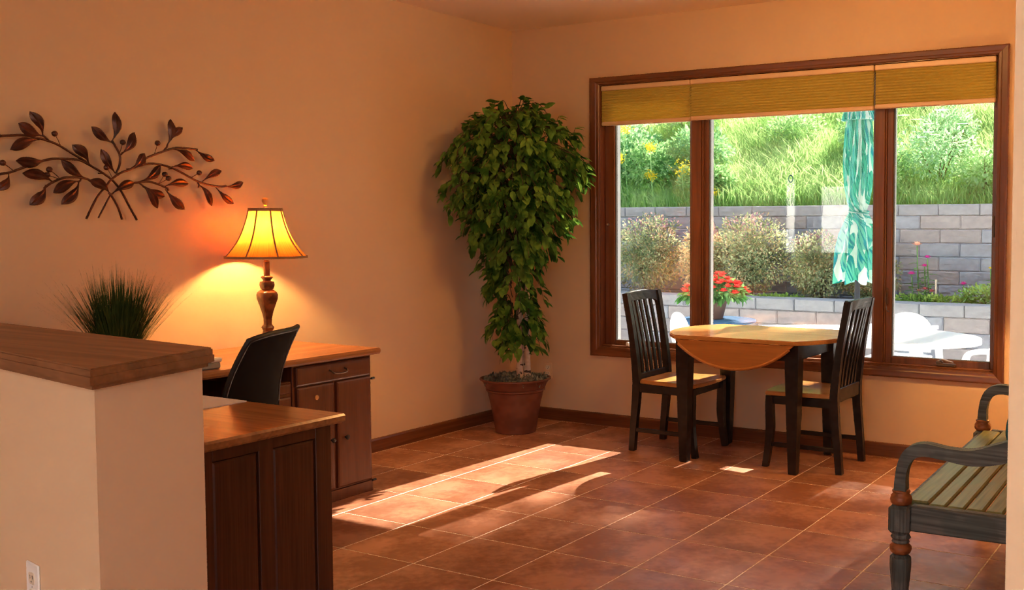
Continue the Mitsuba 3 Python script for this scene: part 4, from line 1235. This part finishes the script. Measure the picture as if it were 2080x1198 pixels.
def bush(name, label, cat, cx_, cy_, cz_, rx, ry, rz, n, size, mat, seed, group=None, mats=None, droop=0.2, stems=7, tipmat=None):
    """A leafy shrub: stems and one mesh of leaves per leaf colour, filling a lumpy ellipsoid that stands on (cx, cy, cz)."""
    r_ = np.random.RandomState(seed)
    t = thing(name, label, cat, group)
    sm = []
    for k in range(stems):
        a, e = r_.uniform(0, 2 * math.pi), r_.uniform(0.3, 0.8)
        sm.append(tube(spline([(cx_ + 0.03 * math.cos(a), cy_ + 0.03 * math.sin(a), cz_ - 0.02), (cx_ + e * 0.4 * rx * math.cos(a), cy_ + e * 0.4 * ry * math.sin(a), cz_ + rz * 0.7), (cx_ + e * rx * math.cos(a), cy_ + e * ry * math.sin(a), cz_ + rz * r_.uniform(1.2, 1.8))], 4), [0.008, 0.007, 0.006, 0.006, 0.005, 0.005, 0.004, 0.003, 0.002], 5, closed_ends=False))
    put('stems', cat_(*sm), 'm_twig', t)
    u = r_.randn(n, 3)
    u /= np.linalg.norm(u, axis=1, keepdims=True)
    lump = 0.72 + 0.55 * (meshkit.fbm(u * 2.4 + seed, 3, seed) - 0.25)
    rad = (r_.uniform(0.0, 1, n) ** 0.45) * lump
    P = np.stack([cx_ + u[:, 0] * rx * rad, cy_ + u[:, 1] * ry * rad, cz_ + rz + u[:, 2] * rz * rad], -1)
    keep = P[:, 2] > cz_ + 0.01
    P, u, rad = P[keep], u[keep], rad[keep]
    lists = {}
    V0, F0 = leaf_mesh(1.0, 0.48, 0.2, droop)
    V0, F0 = V0[[0, 4, 5, 6, 10]], np.array([[0, 1, 2], [0, 2, 3], [1, 4, 2], [2, 4, 3]])
    for k in range(len(P)):
        fwd = u[k] + r_.randn(3) * 0.7 + (0, 0, 0.15)
        R = basis(fwd, r_.randn(3) * 0.6 + (0, 0, 1))
        mm = mats[r_.randint(len(mats))] if mats and r_.uniform() < 0.22 else mat
        if tipmat and r_.uniform() < 0.75 * np.clip((P[k, 2] - cz_) / rz - 1.3, 0, 0.6):
            mm = tipmat
        lists.setdefault(mm, []).append(mat4(R, P[k], size * r_.uniform(0.7, 1.3)))
    for mm, L in lists.items():
        put('foliage', scatter_mesh(V0, F0, L), mm, t, kind='stuff')
    return t


# shrubs in the bed between the two walls
BG = 'm_shrub'
bush('shrub', 'olive shrub behind the left window pane in front of the tall block wall', 'shrub', -1.75, 5.05, 0.47, 0.58, 0.36, 0.54, 8600, 0.037, BG, 1, tipmat='m_shrub_purple', mats=['m_shrub_tan'])
bush('shrub', 'tan and orange tinged shrub behind the first window mullion', 'shrub', -1.02, 5.02, 0.50, 0.34, 0.30, 0.45, 4600, 0.036, 'm_shrub_tan', 2, mats=[BG])
bush('shrub', 'big olive shrub with purple tips beside the red flower pot', 'shrub', -0.40, 5.00, 0.49, 0.60, 0.36, 0.53, 9200, 0.037, BG, 3, tipmat='m_shrub_purple', mats=['m_shrub_tan'])
bush('shrub', 'olive shrub left of the closed umbrella', 'shrub', 0.42, 5.05, 0.48, 0.46, 0.33, 0.44, 7000, 0.037, BG, 4, tipmat='m_shrub_purple', mats=['m_shrub_tan'])
bush('shrub', 'low olive shrub behind the umbrella pole', 'shrub', 1.02, 5.10, 0.48, 0.36, 0.28, 0.32, 4600, 0.036, BG, 5, mats=['m_shrub_tan'])
# green ground cover and dahlias at right
bush('ground_cover', 'bright green ground cover in front of the shrub left of the umbrella', 'plant', 0.10, 4.72, 0.49, 0.42, 0.13, 0.050, 900, 0.045, 'm_ground_leaf', 6, stems=2)
bush('ground_cover', 'bright green ground cover below the pink dahlias', 'plant', 1.72, 4.80, 0.49, 0.55, 0.16, 0.075, 1500, 0.045, 'm_ground_leaf', 7, stems=2)
bush('ground_cover', 'green ground cover at the right end of the flower bed', 'plant', 2.35, 4.82, 0.49, 0.42, 0.16, 0.15, 1500, 0.045, 'm_ground_leaf', 8, mats=['m_weed'], stems=3)


def flower(x, y, z, r, mat, parent, seed):
    """A double flower: three rings of petals and a round centre."""
    V0, F0 = leaf_mesh(1.0, 0.55, 0.3, -0.25)
    L = []
    for ring_, (n, el, s) in enumerate(((9, 0.15, 1.0), (8, 0.65, 0.85), (6, 1.1, 0.6))):
        for k in range(n):
            a = 2 * math.pi * (k + 0.5 * ring_) / n + seed
            f = np.array([math.cos(a) * math.cos(el), math.sin(a) * math.cos(el), math.sin(el)])
            L.append(mat4(basis(f, (0, 0, 1) - 0.3 * f), (x, y, z), r * s))
    return put('flower', scatter_mesh(V0, F0, L), mat, parent)


for i, (x, y, z, r_, mat, lab) in enumerate([(1.567, 4.9, 1.150, 0.062, 'm_peach', 'tall peach dahlia in the bed before the block wall'), (1.677, 4.9, 1.020, 0.045, 'm_magenta', 'magenta dahlia right of the peach one'), (1.648, 4.9, 0.930, 0.042, 'm_magenta', 'magenta dahlia just below another magenta one'),
                                             (1.514, 4.9, 0.845, 0.050, 'm_magenta', 'magenta dahlia standing lowest, left of the peach stem'), (1.600, 4.86, 0.672, 0.034, 'm_peach', 'leftmost of the low pink flowers in the bed'), (1.665, 4.86, 0.690, 0.045, 'm_pink', 'middle one of the low pink flowers in the bed'), (1.735, 4.86, 0.668, 0.044, 'm_pink', 'right one of the low pink flowers in the bed'),
                                             (2.050, 4.9, 0.750, 0.048, 'm_magenta', 'magenta and yellow dahlia near the right window edge'), (2.316, 4.9, 0.920, 0.030, 'm_yellow', 'yellow flower at the far right of the bed')]):
    t = thing('dahlia', lab, 'flower')
    flower(x, y, z, r_, mat, t, i)
    put('stem', tube(spline([(x + 0.03, y + 0.02, 0.47), (x + 0.012, y, (z + 0.47) / 2), (x, y, z - 0.005)], 4), 0.006, 6), 'm_pot_leaf', t)
    V0, F0 = leaf_mesh(1.0, 0.5, 0.2, 0.3)
    put('leaves', scatter_mesh(V0, F0, [mat4(basis((math.cos(a), math.sin(a), 0.2), (0, 0, 1)), (x + 0.015, y, 0.47 + (z - 0.47) * f), 0.105) for f, a in zip(np.linspace(0.08, 0.72, 18), np.arange(18) * 2.4)]), 'm_pot_leaf', t)
tag(put('plant_stake', cat_(tube([(1.785, 4.84, 0.44), (1.785, 4.84, 0.78)], 0.010, 8), rbox(1.773, 1.797, 4.83, 4.85, 0.77, 0.80, 0.004)), 'm_cream'), 'short pale stake standing in the flower bed', 'stake')

# weeds and goldenrod on the hill
wr = np.random.RandomState(77)
WP = [(-3.9, 7.4, 0.75, 0.55), (-3.2, 6.9, 0.70, 0.5), (-2.5, 6.5, 0.55, 0.40), (-3.4, 6.25, 0.5, 0.36), (-2.9, 8.3, 0.7, 0.5), (-2.0, 6.9, 0.55, 0.42), (-1.6, 6.3, 0.42, 0.26), (-4.6, 8.6, 0.8, 0.55)]
WLAB = ['leafy green weed high on the hill at the far left', 'leafy green weed with feathery top left on the hill', 'leafy blue green weed above the wall behind the left pane', 'low leafy weed at the wall edge at far left', 'tall weed near the shade edge behind the left pane', 'leafy weed behind the first mullion', 'low weed growing over the wall cap left of centre', 'big weed at the top left of the hill']
for i, (x, y, rx, rz) in enumerate(WP):
    bush('weed_bush', WLAB[i], 'weed', x, y, float(hill_z(x, y)) - 0.03, rx, rx * 0.8, rz, 2600, 0.075, 'm_weed_blue' if i % 2 else 'm_weed', 100 + i, mats=['m_weed'], stems=5)
WP2 = [(0.75, 6.35, 0.42, 0.32), (1.35, 6.5, 0.55, 0.45), (1.95, 6.3, 0.40, 0.30), (0.1, 7.6, 0.45, 0.35), (-1.0, 7.9, 0.5, 0.3), (1.2, 7.7, 0.45, 0.3)]
WL2 = ['leafy weed at the wall edge beside the right mullion', 'pale feathery weed clump in the right window pane', 'green weed at the wall edge far right', 'leafy weed in the grass behind the umbrella', 'leafy weed in the middle of the hill grass', 'weed clump higher up in the right window pane']
for i, (x, y, rx, rz) in enumerate(WP2):
    bush('weed_bush', WL2[i], 'weed', x, y, float(hill_z(x, y)) - 0.03, rx, rx * 0.8, rz, 1700, 0.06, 'm_weed_blue' if i in (1, 5) else 'm_weed', 140 + i, stems=4)
GL = ['goldenrod with a big yellow head beside the first mullion', 'goldenrod low in the left pane', 'goldenrod in the middle of the left pane', 'goldenrod near the top left of the left pane', 'goldenrod just right of the first mullion', 'goldenrod at the left edge of the left pane']
for i, (x, y, z, r_) in enumerate([(-1.801, 6.0, 2.075, 0.12), (-2.262, 6.0, 2.016, 0.065), (-2.269, 6.0, 2.377, 0.06), (-2.669, 6.0, 2.64, 0.08), (-1.361, 6.0, 1.769, 0.05), (-2.739, 6.0, 2.25, 0.065)]):
    t = thing('goldenrod', GL[i], 'flower')
    z0 = float(hill_z(x, y))
    put('stem', tube(spline([(x + 0.05, y + 0.05, z0 - 0.03), (x + 0.02, y, (z0 + z) / 2), (x, y, z + 0.02)], 4), 0.006, 6), 'm_weed', t)
    V0, F0 = leaf_mesh(1.0, 0.6, 0.2, 0.1)
    L = []
    for k in range(150):
        d_ = wr.randn(3)
        L.append(mat4(basis(d_, wr.randn(3)), (x + wr.randn() * r_ * 0.65, y + wr.randn() * r_ * 0.5, z + wr.randn() * r_ * 0.45), 0.024))
    put('blossom', scatter_mesh(V0, F0, L), 'm_yellow', t, kind='stuff')

# white house across the yard behind the camera, seen only as a reflection in the panes
nh = thing('neighbor_house', 'white house across the yard behind the camera', 'building')
put('wall', bx(-26, 14, -24.0, -23.5, -0.4, 5.2), 'm_plastic_out', nh)
put('roof', prism([(-25.2, 5.2), (-21.6, 5.2), (-25.2, 7.4)], -26.4, 14.4, 'yz'), 'm_block_grey', nh)

# tree at the top of the hill, above the view: it dapples the sun
tt = thing('hill_tree', 'tree at the top of the hill above the view', 'tree')
put('trunk', tube(spline([(3.6, 15.0, 4.0), (3.5, 14.8, 8.0), (3.2, 14.0, 12.0), (3.1, 13.6, 14.6)], 6), np.linspace(0.22, 0.05, 19), 10), 'm_twig', tt)
tr_ = np.random.RandomState(9)
L = []
for cx_, cy_, cz_, rr_, n in ((3.05, 13.6, 12.75, 0.95, 1500), (3.75, 13.8, 12.05, 0.72, 1000), (2.75, 13.6, 13.9, 1.0, 900), (4.4, 14.0, 14.0, 1.2, 900)):
    for k in range(n):
        d_ = tr_.randn(3)
        d_ /= np.linalg.norm(d_)
        L.append(mat4(basis(tr_.randn(3), tr_.randn(3)), np.array([cx_, cy_, cz_]) + d_ * rr_ * tr_.uniform() ** 0.5, tr_.uniform(0.10, 0.17)))
V0, F0 = leaf_mesh(1.0, 0.6, 0.2, 0.2)
put('foliage', scatter_mesh(V0, F0, L), 'm_treeleaf', tt, kind='stuff')

# ------------------------------------------------------------------ patio furniture
UX, UY = 2.03, 1.56
pt = thing('patio_table', 'white oval plastic patio table around the umbrella pole', 'table')
oval = Polygon([(UX + 0.91 * math.cos(a), UY + 0.60 * math.sin(a)) for a in np.linspace(0, 2 * math.pi, 72, endpoint=False)])
hole = Polygon([(UX + 0.028 * math.cos(a), UY + 0.028 * math.sin(a)) for a in np.linspace(0, 2 * math.pi, 16, endpoint=False)])
TZ = 0.555
put('tabletop', cat_(prism(oval.buffer(-0.008).difference(hole), TZ - 0.004, TZ, 'xy'), prism(oval.difference(hole), TZ - 0.028, TZ - 0.004, 'xy')), 'm_plastic_out', pt)
put('rim', prism(oval.difference(oval.buffer(-0.02)), TZ - 0.040, TZ - 0.028, 'xy'), 'm_plastic_out', pt)
for x, y in ((-0.52, -0.34), (0.52, -0.34), (-0.52, 0.34), (0.52, 0.34)):
    put('leg', tube([(UX + x * 1.1, UY + y * 1.1, PZ), (UX + x, UY + y, TZ - 0.03)], [0.022, 0.03], 10), 'm_plastic_out', pt)

um = thing('patio_umbrella', 'closed white and green leaf print umbrella standing through the patio table', 'umbrella')
put('pole', tube([(UX, UY, PZ + 0.05), (UX, UY, 2.62)], 0.021, 14), 'm_umbpole', um, smooth=50)
put('base', lathe([(0.23, PZ + 0.001), (0.23, PZ + 0.03), (0.06, PZ + 0.07), (0.035, PZ + 0.20), (0.022, PZ + 0.20)], 28, (UX, UY)), 'm_umbpole', um, smooth=30)
uz = np.array([0.945, 0.99, 1.06, 1.18, 1.30, 1.40, 1.445, 1.465, 1.485, 1.53, 1.65, 1.80, 1.95, 2.10, 2.18])
ur = np.array([0.150, 0.147, 0.143, 0.136, 0.116, 0.084, 0.066, 0.062, 0.066, 0.084, 0.104, 0.112, 0.108, 0.098, 0.088])
zz = np.linspace(0.945, 2.18, 46)
na = 128
aa = np.arange(na + 1) * 2 * math.pi / na
fold = 1 + 0.20 * np.cos(8 * aa)[None] + 0.10 * np.cos(16 * aa + 1.0)[None] + 0.05 * np.sin(5 * aa[None] + zz[:, None] * 6)
Rz = np.interp(zz, uz, ur)[:, None] * np.where(zz[:, None] > 1.44, 0.88 + 0.6 * (fold - 1), fold)
zj = zz[:, None] + np.where(zz[:, None] < 1.0, -0.018 * np.cos(8 * aa + 0.6)[None] * (1.0 - zz[:, None]) / 0.055, 0)
tw = aa[None] + 0.25 * (zz[:, None] - 1.45)
V = np.stack([UX + Rz * np.cos(tw), UY + Rz * np.sin(tw), zj], -1).reshape(-1, 3)
UV = np.stack([np.repeat(aa[None] / (2 * math.pi), len(zz), 0), np.repeat(zz[:, None], na + 1, 1)], -1).reshape(-1, 2)
F = []
for i in range(len(zz) - 1):
    for j in range(na):
        a = i * (na + 1) + j
        F += [[a, a + 1, a + na + 2], [a, a + na + 2, a + na + 1]]
put('canopy', (V, np.array(F)), 'm_umbrella', um, smooth=True, uv=UV)
cp = lathe([(0.128, 2.145), (0.124, 2.17), (0.100, 2.24), (0.06, 2.33), (0.03, 2.40)], 64, (UX, UY), rad=lambda a: 1 + 0.08 * math.cos(8 * a))
uvc = np.stack([np.arctan2(cp.vertices[:, 1] - UY, cp.vertices[:, 0] - UX) / (2 * math.pi) + 0.5, cp.vertices[:, 2]], -1)
put('vent_cap', (np.array(cp.vertices), np.array(cp.faces)), 'm_umbrella', um, smooth=True, uv=uvc)
ty = [(0.070 + 0.01 * math.cos(3 * a), a) for a in np.linspace(0, 2 * math.pi, 30)]
tp = np.array([(UX + q * math.cos(a), UY + q * math.sin(a), 1.463 + 0.006 * math.sin(2 * a)) for q, a in ty])
tv = tube(tp, 0.008, 6)
put('tie_strap', (np.array(tv.vertices), np.array(tv.faces)), 'm_umbrella', um, uv=np.stack([tv.vertices[:, 0], tv.vertices[:, 2]], -1))
put('finial', lathe([(0.02, 2.40), (0.03, 2.62), (0.02, 2.68), (0.0, 2.70)], 14, (UX, UY)), 'm_umbpole', um, smooth=True)


def patio_chair(label, x, y, rz, h=0.84):
    """White resin armchair facing +x before turning."""
    t = thing('patio_chair', label, 'chair', 'white patio chairs')
    M = trimesh.transformations.rotation_matrix(rz, (0, 0, 1))
    M[:3, 3] = (x, y, PZ)

    def P(name, m, **k):
        put(name, xform(m, M), 'm_plastic_out', t, **k)
    P('seat', cat_(prism(Polygon([(-.21, -.21), (.22, -.23), (.22, .23), (-.21, .21)]).buffer(-.03).buffer(.03), 0.385, 0.41, 'xy'), prism(Polygon([(-.21, -.21), (.22, -.23), (.22, .23), (-.21, .21)]).buffer(-.04).buffer(.03), 0.41, 0.416, 'xy')))
    arch = [(-0.225, 0.43)] + [(-0.225 + 0.0 * a, 0.43 + (h - 0.60) * a) for a in (0.5, 1.0)] + [(0.225 * math.cos(a), h - 0.17 + 0.17 * math.sin(a)) for a in np.linspace(math.pi * 0.93, math.pi * 0.07, 12)] + [(0.225, h - 0.17), (0.225, 0.43)]
    A_ = Polygon(arch)
    for k in range(4):
        yc = -0.135 + k * 0.09
        A_ = A_.difference(Polygon([(yc - 0.010, 0.48), (yc + 0.010, 0.48), (yc + 0.010, h - 0.14), (yc - 0.010, h - 0.14)]))
    m = prism(A_, -0.010, 0.010, 'yz')
    m.vertices[:, 0] += -0.215 - (m.vertices[:, 2] - 0.40) * 0.24
    P('backrest', m)
    for s in (-1, 1):
        P('arm', prism(bar2d([(-0.26, 0.645), (-0.05, 0.640), (0.14, 0.632), (0.225, 0.60), (0.245, 0.50), (0.235, 0.395)], [0.03, 0.034, 0.036, 0.038, 0.04], 5), s * 0.255 - 0.026, s * 0.255 + 0.026, 'xz'))
        P('leg', tube([(0.215, s * 0.235, 0.40), (0.245, s * 0.25, 0.0)], [0.028, 0.020], 8))
        P('leg', tube([(-0.20, s * 0.215, 0.40), (-0.265, s * 0.24, 0.0)], [0.028, 0.020], 8))


patio_chair('white plastic chair at the left end of the oval patio table', 1.14, 1.00, 0.2, 0.86)
patio_chair('white plastic chair behind the oval patio table beside the right mullion', 2.02, 2.66, -math.pi / 2, 0.76)
patio_chair('white plastic armchair at the right end of the oval patio table', 3.13, 1.68, math.radians(172), 0.84)

bt = thing('side_table', 'small round blue table with a flower pot on it', 'table')
BX, BY = 0.66, 1.94
put('tabletop', lathe([(0.335, 0.545), (0.350, 0.552), (0.350, 0.563), (0.342, 0.569), (0.0, 0.570)], 48, (BX, BY)), 'm_bluetop', bt, smooth=30)
for k in range(3):
    a = k * 2 * math.pi / 3 + 0.4
    put('leg', tube(spline([(BX + 0.05 * math.cos(a), BY + 0.05 * math.sin(a), 0.547), (BX + 0.12 * math.cos(a), BY + 0.12 * math.sin(a), 0.25), (BX + 0.28 * math.cos(a), BY + 0.28 * math.sin(a), PZ)], 4), 0.012, 8), 'm_bluetop', bt)
fp = thing('flower_pot', 'pot of bright red flowers on the blue table', 'plant')
FX, FY = 0.655, 1.95
put('pot', lathe([(0.062, 0.571), (0.066, 0.575), (0.098, 0.70), (0.105, 0.715), (0.105, 0.735), (0.095, 0.735), (0.090, 0.72), (0.0, 0.72)], 28, (FX, FY)), 'm_outpot', fp, smooth=30)
fr_ = np.random.RandomState(17)
V0, F0 = leaf_mesh(1.0, 0.5, 0.2, 0.35)
L = []
for k in range(520):
    u = fr_.randn(3)
    u /= np.linalg.norm(u)
    u[2] = abs(u[2]) * 1.0 - 0.25
    p = np.array([FX, FY, 0.78]) + u * (0.29, 0.27, 0.16) * fr_.uniform(0.5, 1.0)
    if p[2] < 0.70 and math.hypot(p[0] - FX, p[1] - FY) < 0.13:
        continue
    L.append(mat4(basis(u + fr_.randn(3) * 0.4 + (0, 0, -0.2), (0, 0, 1) + 0.3 * fr_.randn(3)), p, fr_.uniform(0.055, 0.09)))
put('leaves', scatter_mesh(V0, F0, L), 'm_pot_leaf', fp, kind='stuff')
for k in range(64):
    a, q = k * 2.39996, math.sqrt((k + 0.5) / 64)
    el = math.acos(min(1.0, q))
    x, y, z = FX + 0.285 * q * math.cos(a), FY + 0.265 * q * math.sin(a), 0.79 + 0.15 * math.sqrt(max(0.0, 1 - (q * 0.97) ** 2)) - 0.05 * q + fr_.uniform(-0.02, 0.02)
    flower(x, y, z, fr_.uniform(0.040, 0.052), 'm_red' if fr_.uniform() < 0.88 else 'm_peach', fp, k)
